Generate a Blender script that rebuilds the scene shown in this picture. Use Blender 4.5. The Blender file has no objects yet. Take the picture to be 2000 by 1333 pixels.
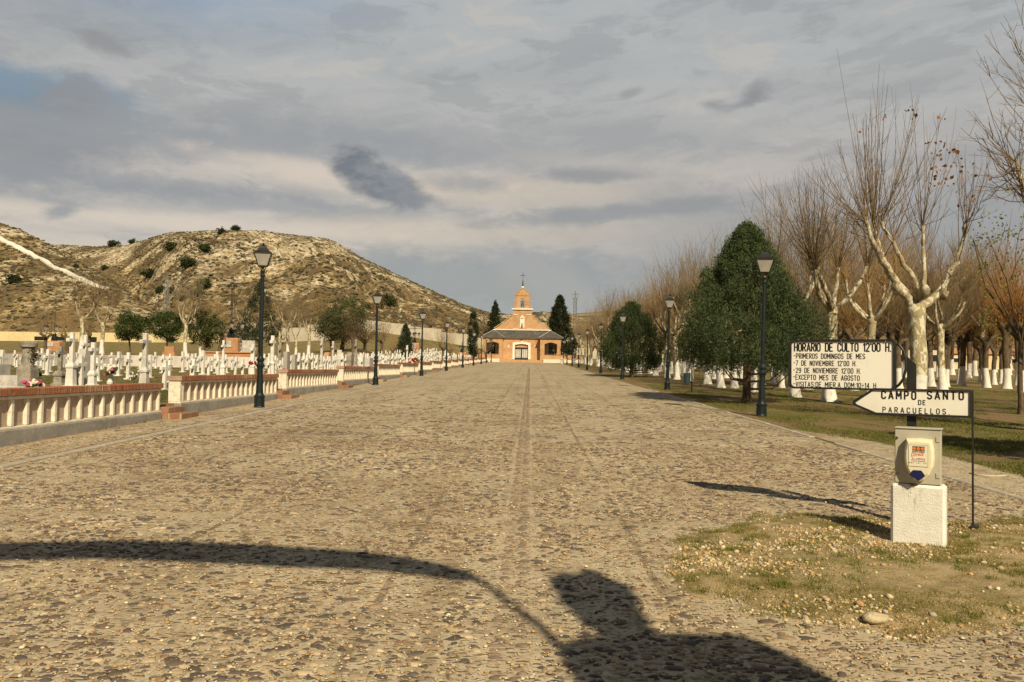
import bpy, math, random
import numpy as np
from mathutils import Vector, Matrix
R = math.radians
S = bpy.context.scene
COL = S.collection

# ------------------------------------------------------------------ camera
F, W0, H0 = 1614.0, 2000.0, 1333.0
EYE = 1.6
SL = 0.018                      # the avenue climbs gently towards the chapel
ROLL, YAW, PITCH = R(0.9), R(1.27), R(1.955)
cam_d = bpy.data.cameras.new('camera'); cam = bpy.data.objects.new('camera', cam_d); COL.objects.link(cam)
cam_d.sensor_width = 36; cam_d.lens = 36 * F / W0; cam_d.clip_end = 6000; cam_d.clip_start = 0.05
CR = Matrix.Rotation(YAW, 3, 'Z') @ Matrix.Rotation(R(90) + PITCH, 3, 'X') @ Matrix.Rotation(ROLL, 3, 'Z')
cam.matrix_world = Matrix.Translation((0, 0, EYE)) @ CR.to_4x4()
S.camera = cam
CRn = np.array(CR)

# ------------------------------------------------------------------ light
SUN_EL, SUN_AZ = R(38), R(18)           # behind the camera, a little to its right
sv = np.array([math.cos(SUN_EL) * math.sin(SUN_AZ), -math.cos(SUN_EL) * math.cos(SUN_AZ), math.sin(SUN_EL)])
sun_d = bpy.data.lights.new('sun', 'SUN'); sun_d.energy = 5.0; sun_d.angle = R(0.5); sun_d.color = (1.0, 0.86, 0.60)
sun = bpy.data.objects.new('sun', sun_d); COL.objects.link(sun)
sun.rotation_euler = Vector(tuple(sv)).to_track_quat('Z', 'Y').to_euler()
S.view_settings.view_transform = 'Standard'; S.view_settings.look = 'None'
S.view_settings.exposure = 0.12; S.view_settings.gamma = 1.0
S.render.film_transparent = False
S.cycles.max_bounces = 5; S.cycles.transparent_max_bounces = 8

def lin(*c):
    return tuple(((v / 255) / 12.92 if v / 255 <= 0.04045 else ((v / 255 + 0.055) / 1.055) ** 2.4) for v in c)

class NT:
    """small helper round a node tree"""
    def __init__(s, tree):
        s.t = tree; s.n = tree.nodes; s.l = tree.links; s.n.clear()
    def new(s, typ, **kw):
        n = s.n.new(typ)
        for k, v in kw.items():
            if k.startswith('_'): setattr(n, k[1:], v)
        return n
    def put(s, sock, v):
        if isinstance(v, bpy.types.NodeSocket): s.l.new(v, sock)
        elif v is not None:
            if isinstance(v, (tuple, list)) and len(v) == 3 and getattr(sock, 'type', '') == 'RGBA': v = (*v, 1)
            sock.default_value = v
    def math(s, op, a, b=None, c=None, clamp=False):
        n = s.n.new('ShaderNodeMath'); n.operation = op; n.use_clamp = clamp
        s.put(n.inputs[0], a)
        if b is not None: s.put(n.inputs[1], b)
        if c is not None: s.put(n.inputs[2], c)
        return n.outputs[0]
    def vmath(s, op, a, b=None):
        n = s.n.new('ShaderNodeVectorMath'); n.operation = op
        s.put(n.inputs[0], a)
        if b is not None: s.put(n.inputs[1], b)
        return n.outputs[0]
    def noise(s, vec, scale=5, detail=4, rough=0.55, dist=0.0):
        n = s.n.new('ShaderNodeTexNoise'); s.put(n.inputs['Vector'], vec)
        n.inputs['Scale'].default_value = scale; n.inputs['Detail'].default_value = detail
        n.inputs['Roughness'].default_value = rough; n.inputs['Distortion'].default_value = dist
        return n.outputs['Fac']
    def voro(s, vec, scale=5, feature='F1', rand=1.0):
        n = s.n.new('ShaderNodeTexVoronoi'); n.feature = feature; s.put(n.inputs['Vector'], vec)
        n.inputs['Scale'].default_value = scale; n.inputs['Randomness'].default_value = rand
        return n
    def ramp(s, fac, stops, interp='LINEAR'):
        n = s.n.new('ShaderNodeValToRGB'); s.put(n.inputs[0], fac); n.color_ramp.interpolation = interp
        cr = n.color_ramp
        while len(cr.elements) < len(stops): cr.elements.new(0.5)
        for e, (p, c) in zip(cr.elements, stops):
            e.position = p; e.color = (*c, 1) if isinstance(c, (tuple, list)) else (c, c, c, 1)
        return n.outputs[0]
    def mix(s, f, a, b, mode='MIX'):
        n = s.n.new('ShaderNodeMix'); n.data_type = 'RGBA'; n.blend_type = mode; n.clamp_factor = True
        s.put(n.inputs[0], f); s.put(n.inputs[6], a); s.put(n.inputs[7], b)
        return n.outputs[2]
    def sstep(s, x, a, b):
        n = s.n.new('ShaderNodeMapRange'); n.interpolation_type = 'SMOOTHSTEP'
        s.put(n.inputs[0], x); n.inputs[1].default_value = a; n.inputs[2].default_value = b
        return n.outputs[0]
    def sep(s, v):
        n = s.n.new('ShaderNodeSeparateXYZ'); s.put(n.inputs[0], v); return n.outputs
    def comb(s, x, y, z):
        n = s.n.new('ShaderNodeCombineXYZ'); s.put(n.inputs[0], x); s.put(n.inputs[1], y); s.put(n.inputs[2], z); return n.outputs[0]
    def scale(s, v, sc):
        return s.vmath('MULTIPLY', v, sc)

# ------------------------------------------------------------------ sky
world = bpy.data.worlds.new('World'); S.world = world; world.use_nodes = True
N = NT(world.node_tree)
tc = N.new('ShaderNodeTexCoord'); d = tc.outputs['Generated']
x, y, z = N.sep(d)
az = N.math('ARCTAN2', x, y); el = N.math('ARCSINE', z)
sky = N.new('ShaderNodeTexSky', _sky_type='NISHITA', _sun_disc=False)
sky.sun_elevation = SUN_EL; sky.sun_rotation = math.pi - SUN_AZ; sky.altitude = 600
skyc = N.mix(1.0, sky.outputs[0], (0.08, 0.08, 0.08), 'MULTIPLY')
P = N.comb(az, el, 0.0)
warp = N.noise(N.scale(P, (3.0, 7.0, 1)), 1.6, 5, 0.6)
Pw = N.vmath('ADD', P, N.comb(N.math('MULTIPLY', N.math('SUBTRACT', warp, 0.5), 0.22), N.math('MULTIPLY', N.math('SUBTRACT', warp, 0.5), 0.07), 0.0))
n1 = N.noise(N.scale(Pw, (1.7, 9.0, 1)), 1.5, 9, 0.60)
n2 = N.noise(N.scale(Pw, (3.4, 11.0, 1)), 1.9, 11, 0.64)
base = N.ramp(el, [(0.0, lin(152, 157, 156)), (0.075, lin(166, 169, 166)), (0.105, lin(210, 197, 180)), (0.22, lin(210, 198, 184)), (0.27, lin(186, 183, 177)), (0.36, lin(182, 184, 182)), (0.60, lin(176, 183, 185))])
# right-hand side stays grey low down
rmask = N.sstep(az, 0.02, 0.26)
low = N.sstep(el, 0.26, 0.10)
base = N.mix(N.math('MULTIPLY', N.math('MULTIPLY', rmask, low), 0.85), base, lin(158, 158, 156))
bandm = N.sstep(n1, 0.42, 0.62)
bandw = N.ramp(el, [(0.0, 0.25), (0.10, 0.38), (0.15, 0.9), (0.24, 1.0), (0.31, 0.75), (0.40, 0.4), (0.6, 0.3)])
c = N.mix(N.math('MULTIPLY', N.math('MULTIPLY', bandm, bandw), 0.6), base, lin(159, 160, 159))
wisp = N.sstep(n2, 0.49, 0.60)
c = N.mix(N.math('MULTIPLY', wisp, 0.42), c, lin(150, 151, 151))
c = N.mix(N.math('MULTIPLY', N.sstep(n2, 0.47, 0.33), 0.42), c, lin(207, 198, 186))
nb = N.noise(N.scale(P, (1, 1.6, 1)), 13, 8, 0.62)
nbs = N.noise(N.scale(P, (1, 2.2, 1)), 34, 6, 0.62)
nbf = N.noise(P, 24, 7, 0.58)
def blob(c, px, py, rx, ry, col, stren=1.0, rot=0.0, soft=0.35, rag=0.9, nb=nb):
    a0, e0 = math.atan((px - 1035) / F), math.atan((721 + 0.0157 * (px - 1035) - py) / F)
    u = N.math('SUBTRACT', az, a0); v = N.math('SUBTRACT', el, e0)
    cr, sr = math.cos(rot), math.sin(rot)
    uu = N.math('ADD', N.math('MULTIPLY', u, cr / (rx / F)), N.math('MULTIPLY', v, sr / (rx / F)))
    vv = N.math('ADD', N.math('MULTIPLY', u, -sr / (ry / F)), N.math('MULTIPLY', v, cr / (ry / F)))
    rr = N.math('SQRT', N.math('ADD', N.math('MULTIPLY', uu, uu), N.math('MULTIPLY', vv, vv)))
    rr = N.math('ADD', rr, N.math('MULTIPLY', N.math('SUBTRACT', nb, 0.5), rag * 2.6))
    rr = N.math('ADD', rr, N.math('MULTIPLY', N.math('SUBTRACT', nbs, 0.5), rag * 1.3)); soft = soft * 1.35
    m = N.math('MULTIPLY', N.sstep(rr, 1.0 + soft, 1.0 - soft), stren)
    return N.mix(m, c, col)
c = blob(c, 330, 10, 250, 60, lin(138, 162, 187), 0.75, 0.1, 0.9, 0.5)
c = blob(c, 30, 245, 150, 32, lin(116, 146, 167), 0.9, 0.0, 0.5, 0.6)
c = blob(c, 60, 90, 190, 55, lin(149, 149, 148), 0.5, 0.0, 0.9, 0.7)
c = blob(c, 170, 143, 52, 20, lin(146, 145, 144), 0.8, 0.0, 0.45, 0.9)
c = blob(c, 122, 250, 46, 30, lin(146, 144, 144), 0.9, 0.0, 0.35, 0.8)
c = blob(c, 50, 330, 150, 75, lin(134, 137, 140), 0.8, 0.1, 0.5, 0.8)
c = blob(c, 380, 300, 330, 30, lin(154, 155, 155), 0.8, 0.03, 0.5, 0.9)
c = blob(c, 700, 280, 420, 34, lin(156, 157, 157), 0.7, -0.05, 0.6, 0.9)
c = blob(c, 560, 412, 420, 17, lin(152, 153, 153), 0.7, -0.03, 0.5, 1.0)
c = blob(c, 230, 385, 260, 17, lin(150, 151, 152), 0.7, 0.0, 0.5, 1.0)
c = blob(c, 430, 455, 430, 14, lin(221, 206, 187), 0.8, 0.0, 0.6, 0.8)
c = blob(c, 640, 345, 200, 17, lin(217, 202, 184), 0.8, -0.1, 0.5, 1.0)
c = blob(c, 1010, 370, 300, 26, lin(213, 198, 176), 0.8, 0.0, 0.5, 0.9)
c = blob(c, 1010, 450, 380, 24, lin(213, 198, 176), 0.8, 0.0, 0.5, 0.8)
c = blob(c, 1240, 412, 270, 15, lin(151, 151, 149), 0.85, 0.08, 0.45, 0.9)
c = blob(c, 1150, 340, 90, 13, lin(146, 146, 146), 0.8, 0.0, 0.5, 0.9)
c = blob(c, 905, 356, 64, 13, lin(156, 156, 155), 0.65, 0.0, 0.7, 1.1)
c = blob(c, 1240, 270, 220, 34, lin(164, 164, 162), 0.5, 0.0, 0.7, 0.8)
c = blob(c, 1300, 330, 230, 14, lin(199, 190, 178), 0.5, -0.08, 0.6, 0.9)
c = blob(c, 900, 545, 460, 50, lin(149, 153, 152), 0.85, 0.0, 0.4, 0.6)
c = blob(c, 1060, 545, 95, 42, lin(177, 173, 166), 0.75, -0.4, 0.4, 0.9)
c = blob(c, 1010, 570, 90, 22, lin(162, 161, 153), 0.6, -0.3, 0.5, 0.9)
c = blob(c, 1560, 480, 560, 120, lin(148, 149, 150), 0.6, 0.0, 0.7, 0.5)
dk = N.mix(N.sstep(nbs, 0.4, 0.62), lin(119, 122, 125), lin(138, 139, 140))
c = blob(c, 716, 352, 72, 36, dk, 0.92, -0.5, 0.30, 0.42, nbf)
c = blob(c, 770, 374, 52, 28, dk, 0.92, -0.2, 0.32, 0.42, nbf)
c = blob(c, 762, 352, 30, 17, N.mix(0.5, dk, lin(159, 161, 163)), 0.8, -0.4, 0.3, 0.6, nbf)
c = blob(c, 680, 322, 44, 32, dk, 0.92, -0.2, 0.32, 0.42, nbf)
c = blob(c, 800, 388, 50, 14, lin(140, 141, 142), 0.8, -0.1, 0.4, 0.9)
c = blob(c, 1466, 200, 24, 15, lin(142, 142, 143), 0.8, 0.7, 0.7, 1.3)
c = blob(c, 1440, 218, 34, 7, lin(144, 144, 145), 0.75, 0.2, 0.7, 1.3)
c = blob(c, 1384, 213, 22, 8, lin(146, 146, 146), 0.75, 0.0, 0.7, 1.2)
c = blob(c, 1225, 180, 20, 7, lin(152, 152, 152), 0.7, 0.2, 0.5, 0.8)
c = blob(c, 99, 447, 24, 11, lin(146, 148, 151), 0.8, 0.25, 0.5, 1.2)
c = blob(c, 90, 430, 46, 5, lin(152, 153, 153), 0.6, -0.1, 0.7, 1.2)
c = N.mix(0.10, c, skyc)
# added dark tone in the unseen sky overhead and behind, to deepen ground shadows
sky_dim = N.math('MAXIMUM', N.math('MULTIPLY', N.sstep(el, 0.48, 0.85), 0.80), N.math('MULTIPLY', N.sstep(y, 0.40, -0.20), 0.76))
c = N.mix(sky_dim, c, (0.035, 0.045, 0.065))
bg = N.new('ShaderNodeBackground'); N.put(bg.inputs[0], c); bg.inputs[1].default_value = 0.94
# all directions share one sky; its dimmed part behind the camera is not seen
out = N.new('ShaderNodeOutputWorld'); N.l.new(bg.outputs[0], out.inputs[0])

# ------------------------------------------------------------------ picture -> place
def pdir(px, py):
    v = np.array([(np.asarray(px, float) - W0 / 2) / F, -(np.asarray(py, float) - H0 / 2) / F, -np.ones(np.shape(px))])
    return CRn @ v.reshape(3, -1) if v.ndim > 1 else CRn @ v
def at_Y(px, py, Y):
    d = pdir(px, py); return np.array([0, 0, EYE]) + d * (Y / d[1])
def on_ground(px, py, up=0.0):
    """point of the sloping avenue plane under this pixel"""
    d = pdir(px, py); k = (EYE - up) / (SL * d[1] - d[2]); return np.array([0, 0, EYE]) + d * k
def ts(px, py):
    d = pdir(px, py); return d[0] / d[1], d[2] / d[1]
def table(rows):
    a = sorted((*ts(px, py), Y) for px, py, Y in rows)
    return np.array(a).T
WALL = table([(-700, 652, 215), (-100, 664, 205), (0, 666, 202), (300, 669, 198), (430, 668, 190), (560, 668, 170), (640, 664, 165), (690, 645, 172), (740, 648, 182),
              (800, 658, 190), (860, 668, 200), (916, 677, 212), (960, 684, 222), (1035, 690, 225), (1100, 700, 205), (1400, 705, 190), (1800, 712, 150), (2100, 716, 140), (2900, 730, 130)])
RB = table([(-900, 420, 600), (0, 470, 590), (110, 478, 570), (190, 482, 560), (250, 478, 540), (290, 466, 510), (330, 454, 490), (450, 449, 470), (530, 455, 460),
            (640, 466, 455), (680, 486, 455), (700, 500, 455), (760, 529, 450), (830, 562, 445), (900, 592, 440), (950, 609, 440), (1000, 616, 470), (1060, 609, 560),
            (1120, 613, 600), (1260, 601, 600), (1340, 606, 600), (1600, 650, 600), (2100, 665, 600), (2900, 670, 600)])
RA = table([(-900, 250, 330), (-300, 330, 310), (0, 433, 300), (60, 456, 292), (110, 486, 284), (200, 536, 270), (280, 588, 252), (340, 628, 236), (400, 654, 222), (450, 668, 212), (500, 690, 205), (700, 760, 200)])

def vnoise(x, y, seed=0):
    xi, yi = np.floor(x).astype(np.int64), np.floor(y).astype(np.int64); xf, yf = x - xi, y - yi
    def h(a, b):
        n = (a * 374761393 + b * 668265263 + seed * 974711) & 0x7fffffff
        n = ((n ^ (n >> 13)) * 1274126177) & 0x7fffffff
        return ((n ^ (n >> 16)) & 0xffff) / 65535.0
    u, v = xf * xf * (3 - 2 * xf), yf * yf * (3 - 2 * yf)
    return (h(xi, yi) * (1 - u) + h(xi + 1, yi) * u) * (1 - v) + (h(xi, yi + 1) * (1 - u) + h(xi + 1, yi + 1) * u) * v
def fbm(x, y, seed=0, o=4):
    r = 0; a = 0.5; t = 0
    for k in range(o):
        r = r + a * vnoise(x * 2 ** k, y * 2 ** k, seed + k); t += a; a *= 0.5
    return r / t
def sm(a, b, x):
    t = np.clip((x - a) / (b - a), 0, 1); return t * t * (3 - 2 * t)

def T(X, Y):
    """height of the ground everywhere"""
    X = np.asarray(X, float); Y = np.asarray(Y, float)
    Yc = np.maximum(Y, 1.0); t = X / Yc
    base = SL * Y
    left = sm(-8.44, -8.48, X)
    z = base + 0.30 * left + 0.06 * sm(7.5, 12, X) * (fbm(X * .4, Y * .4, 5) - .5) * 2 + 0.05 * sm(-9.5, -12, X) * (fbm(X * .4, Y * .4, 5) - .5) * 2
    z = z + 0.75 * sm(59.9, 60.1, Y) * sm(-17, -20, X)
    tw = np.interp(t, WALL[0], WALL[2]); zw = EYE + np.interp(t, WALL[0], WALL[1]) * tw
    k = np.clip((Y - 62) / (tw - 62), 0, 1) ** 1.7
    side = np.maximum(sm(-9.5, -22, X), sm(12, 30, X)); side = np.maximum(side, sm(186, 200, Y))
    zn = z + (zw - SL * tw - 0.30 * left - 0.75 * sm(-17, -20, X)) * k * side
    zf = zn
    tb = np.interp(t, RB[0], RB[2]); zb = EYE + np.interp(t, RB[0], RB[1]) * tb
    s = np.clip((Y - tw - 2) / (tb - tw - 2), 0, 1)
    prof = s ** (0.95 + 0.8 * sm(-0.40, -0.52, t) + 0.9 * sm(-0.02, 0.06, t))
    gul = (fbm(X * .022 + 3, Y * .012, 11) - .5) * 28 - np.abs(fbm(X * .045, Y * .02, 17) - .5) * 34 + 4 + (fbm(X * .2, Y * .2, 23, 2) - .5) * 1.6
    hb = zw + (zb - zw) * prof + gul * np.sin(np.pi * s) * np.clip((zb - zw) / 50, .1, 1)
    ta = np.interp(t, RA[0], RA[2]); za = EYE + np.interp(t, RA[0], RA[1]) * ta
    sa = np.clip((Y - tw - 2) / np.maximum(ta - tw - 2, 3), 0, 1)
    ha = zw + (za - zw) * sa ** 0.9 + gul * .22 * np.sin(np.pi * sa) * np.clip((za - zw) / 30, 0, 1) - np.maximum(Y - ta, 0) * 0.42
    hill = np.where(t < -0.2, np.maximum(hb, ha), hb)
    zz = np.where(Y > tw + 2, hill, zf)
    return zz
def ground(px, py, near=3.0, far=590.0):
    """first point of the ground seen at this pixel"""
    d = pdir(px, py); Ys = np.concatenate([np.arange(near, 60, .1), np.arange(60, far, .5)])
    X = d[0] / d[1] * Ys; Z = EYE + d[2] / d[1] * Ys; h = T(X, Ys)
    i = int(np.argmax(h >= Z)) if (h >= Z).any() else len(Ys) - 1
    return np.array([X[i], Ys[i], h[i]])
def place(px, Y):
    """ground point at depth Y below image column px (measured on the horizon)"""
    X = ts(px, 700)[0] * Y
    return (float(X), float(Y), float(T(X, Y)))

# ------------------------------------------------------------------ meshes
class MB:
    def __init__(s): s.v = []; s.f = []; s.m = []
    def add(s, vs, fs, m=0):
        o = len(s.v); s.v += [tuple(map(float, p)) for p in vs]; s.f += [tuple(i + o for i in f) for f in fs]; s.m += [m] * len(fs); return s
    def box(s, x0, x1, y0, y1, z0, z1, m=0):
        return s.add([(x0, y0, z0), (x1, y0, z0), (x1, y1, z0), (x0, y1, z0), (x0, y0, z1), (x1, y0, z1), (x1, y1, z1), (x0, y1, z1)],
                     [(0, 3, 2, 1), (4, 5, 6, 7), (0, 1, 5, 4), (1, 2, 6, 5), (2, 3, 7, 6), (3, 0, 4, 7)], m)
    def bbox(s, x0, x1, y0, y1, z0, z1, b=0.01, m=0):
        """box with chamfered edges"""
        V = []; b = min(b, abs(x1 - x0) / 2.01, abs(y1 - y0) / 2.01, abs(z1 - z0) / 2.01)
        bm_ = [(x0, x1, y0 + b, y1 - b, z0 + b, z1 - b), (x0 + b, x1 - b, y0, y1, z0 + b, z1 - b), (x0 + b, x1 - b, y0 + b, y1 - b, z0, z1)]
        idx = {}
        def vid(p):
            if p not in idx: idx[p] = len(V); V.append(p)
            return idx[p]
        Fs = []
        xs, ys, zs = (x0, x1), (y0, y1), (z0, z1)
        def c(ix, iy, iz, ax):
            p = [xs[ix] + (b if ix == 0 else -b), ys[iy] + (b if iy == 0 else -b), zs[iz] + (b if iz == 0 else -b)]
            p[ax] = (xs[ix], ys[iy], zs[iz])[ax]; return vid(tuple(p))
        for ax in range(3):
            for sd in (0, 1):
                o = [(0, 0), (1, 0), (1, 1), (0, 1)]; q = []
                for a_, b_ in o:
                    ii = [a_, b_]; ii.insert(ax, sd); q.append(c(*ii, ax))
                if (sd == 0) ^ (ax == 1): q.reverse()
                Fs.append(tuple(q))
        for ax in range(3):
            o1, o2 = [a for a in range(3) if a != ax]
            for s1 in (0, 1):
                for s2 in (0, 1):
                    q = []
                    for e, face in ((0, o1), (1, o1), (1, o2), (0, o2)):
                        ii = [0, 0, 0]; ii[ax] = e; ii[o1] = s1; ii[o2] = s2; q.append(c(*ii, face))
                    Fs.append(tuple(q))
        for a_ in (0, 1):
            for b_ in (0, 1):
                for c_ in (0, 1): Fs.append((c(a_, b_, c_, 0), c(a_, b_, c_, 1), c(a_, b_, c_, 2)))
        return s.add(V, Fs, m)
    def prism(s, poly, ax, a, b, m=0):
        """outline poly of 2-D points extruded along axis ax from a to b"""
        n = len(poly)
        def P(p, w):
            q = [p[0], p[1]]; q.insert(ax, w); return q
        vs = [P(p, a) for p in poly] + [P(p, b) for p in poly]
        fs = [tuple(range(n)), tuple(range(2 * n - 1, n - 1, -1))] + [(i, i + n, (i + 1) % n + n, (i + 1) % n) for i in range(n)]
        return s.add(vs, fs, m)
    def lathe(s, prof, n=16, c=(0, 0, 0), m=0, rot=0.0, sq=(1, 1)):
        vs = []
        for r, z in prof:
            for k in range(n):
                a = 2 * math.pi * k / n + rot; vs.append((c[0] + r * math.cos(a) * sq[0], c[1] + r * math.sin(a) * sq[1], c[2] + z))
        fs = []
        for i in range(len(prof) - 1):
            for k in range(n): fs.append((i * n + k, i * n + (k + 1) % n, (i + 1) * n + (k + 1) % n, (i + 1) * n + k))
        fs.append(tuple(range(n - 1, -1, -1))); fs.append(tuple(range((len(prof) - 1) * n, len(prof) * n)))
        return s.add(vs, fs, m)
    def tube(s, pts, rad, n=6, m=0, cap=True):
        pts = [np.array(p, float) for p in pts]
        if not hasattr(rad, '__len__'): rad = [rad] * len(pts)
        vs = []
        prev = None
        for i, p in enumerate(pts):
            t = pts[min(i + 1, len(pts) - 1)] - pts[max(i - 1, 0)]; t = t / (np.linalg.norm(t) + 1e-9)
            u = np.cross(t, (0, 0, 1) if abs(t[2]) < .9 else (1, 0, 0)) if prev is None else prev - t * np.dot(prev, t)
            u = u / (np.linalg.norm(u) + 1e-9); prev = u; w = np.cross(t, u)
            for k in range(n):
                a = 2 * math.pi * k / n; vs.append(p + (u * math.cos(a) + w * math.sin(a)) * rad[i])
        fs = []
        for i in range(len(pts) - 1):
            for k in range(n): fs.append((i * n + k, i * n + (k + 1) % n, (i + 1) * n + (k + 1) % n, (i + 1) * n + k))
        if cap: fs.append(tuple(range(n - 1, -1, -1))); fs.append(tuple(range((len(pts) - 1) * n, len(pts) * n)))
        return s.add(vs, fs, m)
    def ball(s, c, r, n=8, m=0, seed=None, rough=0.0):
        rr = random.Random(seed); rs = r if hasattr(r, '__len__') else (r, r, r)
        vs = [(c[0], c[1], c[2] - rs[2])]; k = max(3, n // 2)
        for i in range(1, k):
            a = math.pi * i / k
            for j in range(n):
                b = 2 * math.pi * j / n; q = 1 + rr.uniform(-rough, rough)
                vs.append((c[0] + rs[0] * math.sin(a) * math.cos(b) * q, c[1] + rs[1] * math.sin(a) * math.sin(b) * q, c[2] - rs[2] * math.cos(a) * q))
        vs.append((c[0], c[1], c[2] + rs[2])); fs = []
        for j in range(n): fs.append((0, 1 + (j + 1) % n, 1 + j))
        for i in range(k - 2):
            for j in range(n): a = 1 + i * n; fs.append((a + j, a + (j + 1) % n, a + n + (j + 1) % n, a + n + j))
        a = 1 + (k - 2) * n
        for j in range(n): fs.append((a + j, a + (j + 1) % n, len(vs) - 1))
        return s.add(vs, fs, m)
    def xf(s, M):
        s.v = [tuple(M @ Vector(p)) for p in s.v]; return s
    def build(s, name, mats, parent=None, smooth=False, loc=None):
        me = bpy.data.meshes.new(name); me.from_pydata(s.v, [], s.f)
        for m in (mats if isinstance(mats, (list, tuple)) else [mats]): me.materials.append(m)
        me.polygons.foreach_set('material_index', s.m)
        if smooth: me.polygons.foreach_set('use_smooth', [True] * len(s.f))
        me.update()
        o = bpy.data.objects.new(name, me); COL.objects.link(o)
        if parent is not None: o.parent = parent
        if loc is not None: o.location = loc
        return o

def np_obj(name, V, Fc, mats, parent=None, smooth=False, mi=None, col=None):
    """one mesh from arrays; all faces have the same number of corners"""
    V = np.asarray(V, np.float32); Fc = np.asarray(Fc, np.int32); k = Fc.shape[1]
    me = bpy.data.meshes.new(name); me.vertices.add(len(V)); me.vertices.foreach_set('co', V.ravel())
    me.loops.add(Fc.size); me.loops.foreach_set('vertex_index', Fc.ravel())
    me.polygons.add(len(Fc)); me.polygons.foreach_set('loop_start', np.arange(0, Fc.size, k, dtype=np.int32))
    try: me.polygons.foreach_set('loop_total', np.full(len(Fc), k, np.int32))
    except Exception: pass
    for m in (mats if isinstance(mats, (list, tuple)) else [mats]): me.materials.append(m)
    if mi is not None: me.polygons.foreach_set('material_index', np.asarray(mi, np.int32))
    if smooth: me.polygons.foreach_set('use_smooth', np.ones(len(Fc), bool))
    me.update(calc_edges=True)
    if col is not None:
        a = me.color_attributes.new('tint', 'FLOAT_COLOR', 'POINT')
        a.data.foreach_set('color', np.c_[col, np.ones(len(col))].astype(np.float32).ravel())
    me.validate()
    o = bpy.data.objects.new(name, me); COL.objects.link(o)
    if parent is not None: o.parent = parent
    return o
def grid_faces(nx, ny):
    i = np.arange(nx * ny).reshape(ny, nx)
    return np.stack([i[:-1, :-1], i[:-1, 1:], i[1:, 1:], i[1:, :-1]], -1).reshape(-1, 4)

def tag(o, label=None, cat=None, group=None, kind=None):
    if label: o['label'] = label
    if cat: o['category'] = cat
    if group: o['group'] = group
    if kind: o['kind'] = kind
    return o
def thing(name, loc, label, cat, group=None, rz=0.0):
    o = bpy.data.objects.new(name, None); COL.objects.link(o); o.location = loc; o.rotation_euler = (0, 0, rz)
    o.empty_display_size = .2
    return tag(o, label, cat, group)
kids = {}
def dup(o, loc=None, rz=None, label=None, group=None, parent=None, sc=None):
    """a copy of a thing with copies of its parts and sub-parts (mesh data shared)"""
    if o.name not in kids: kids[o.name] = list(o.children)
    c = o.copy(); COL.objects.link(c)
    if parent is not None: c.parent = parent
    if loc is not None: c.location = loc
    if rz is not None: c.rotation_euler = (0, 0, rz)
    if sc is not None: c.scale = sc if hasattr(sc, '__len__') else (sc, sc, sc)
    if label: c['label'] = label
    if group: c['group'] = group
    for ch in kids[o.name]: dup(ch, parent=c)
    return c

# ------------------------------------------------------------------ materials
def bsdf(name, rough=0.8, spec=0.3, metal=0.0):
    m = bpy.data.materials.new(name); m.use_nodes = True; n = NT(m.node_tree)
    b = n.new('ShaderNodeBsdfPrincipled'); o = n.new('ShaderNodeOutputMaterial'); n.l.new(b.outputs[0], o.inputs[0])
    b.inputs['Roughness'].default_value = rough; b.inputs['Metallic'].default_value = metal
    b.inputs['Specular IOR Level'].default_value = spec
    n.b = b; n.m = m
    n.pos = n.new('ShaderNodeNewGeometry').outputs['Position']
    t_ = n.new('ShaderNodeTexCoord'); n.obj = t_.outputs['Object']
    return n
def bump(n, h, strength=0.4, dist=0.02):
    b = n.new('ShaderNodeBump'); n.put(b.inputs['Height'], h); b.inputs['Strength'].default_value = strength; b.inputs['Distance'].default_value = dist
    n.l.new(b.outputs[0], n.b.inputs['Normal'])
def mat(name, c1, c2=None, scale=3.0, rough=0.8, spec=0.3, metal=0.0, bmp=0.0, detail=5, fine=None, objc=False, contrast=(0.35, 0.65)):
    n = bsdf(name, rough, spec, metal); v = n.obj if objc else n.pos
    if c2 is None: c2 = tuple(x * .82 for x in c1)
    f = n.noise(v, scale, detail, .6)
    col = n.ramp(f, [(contrast[0], c1), (contrast[1], c2)])
    if fine:
        col = n.mix(n.math('MULTIPLY', n.sstep(n.noise(v, fine[0], 3), 0.5, 0.7), fine[2]), col, fine[1])
    n.l.new(col, n.b.inputs['Base Color'])
    if bmp: bump(n, n.noise(v, scale * 6, 4), bmp, 0.02)
    return n.m
M = {}
M['iron'] = mat('dark_green_iron', (.007, .013, .014), (.012, .020, .021), 6, .42, .35, 0.0, .15)
M['black'] = mat('black_paint', (.012, .013, .013), (.022, .022, .021), 9, .42, .5)
M['white'] = mat('white_paint', (.80, .76, .66), (.70, .66, .57), 1.5, .6, .3, bmp=.08)
M['whitewash'] = mat('whitewashed_block', (.80, .78, .72), (.74, .71, .64), 4, .8, .2, bmp=.25, fine=(14, (.62, .55, .45), .35))
M['cross'] = mat('painted_cross', (.78, .75, .68), (.60, .58, .54), 1.3, .7, .2, bmp=.1, fine=(5, (.42, .40, .36), .45))
M['stone'] = mat('old_stone', (.36, .32, .26), (.20, .18, .15), 5, .9, .2, bmp=.4, fine=(20, (.12, .11, .09), .5))
M['marble'] = mat('pale_marble', (.62, .58, .52), (.42, .40, .37), 3, .6, .3, bmp=.15, fine=(12, (.30, .28, .25), .4))
M['concrete'] = mat('plinth_concrete', (.36, .335, .30), (.25, .235, .21), 1.6, .9, .2, bmp=.3, fine=(9, (.45, .42, .37), .5))
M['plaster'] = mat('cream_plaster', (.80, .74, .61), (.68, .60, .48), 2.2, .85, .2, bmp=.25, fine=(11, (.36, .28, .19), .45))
M['panel'] = mat('recess_plaster', (.50, .40, .31), (.42, .32, .24), 2.5, .9, .2, bmp=.2, fine=(14, (.28, .20, .14), .5))
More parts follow.
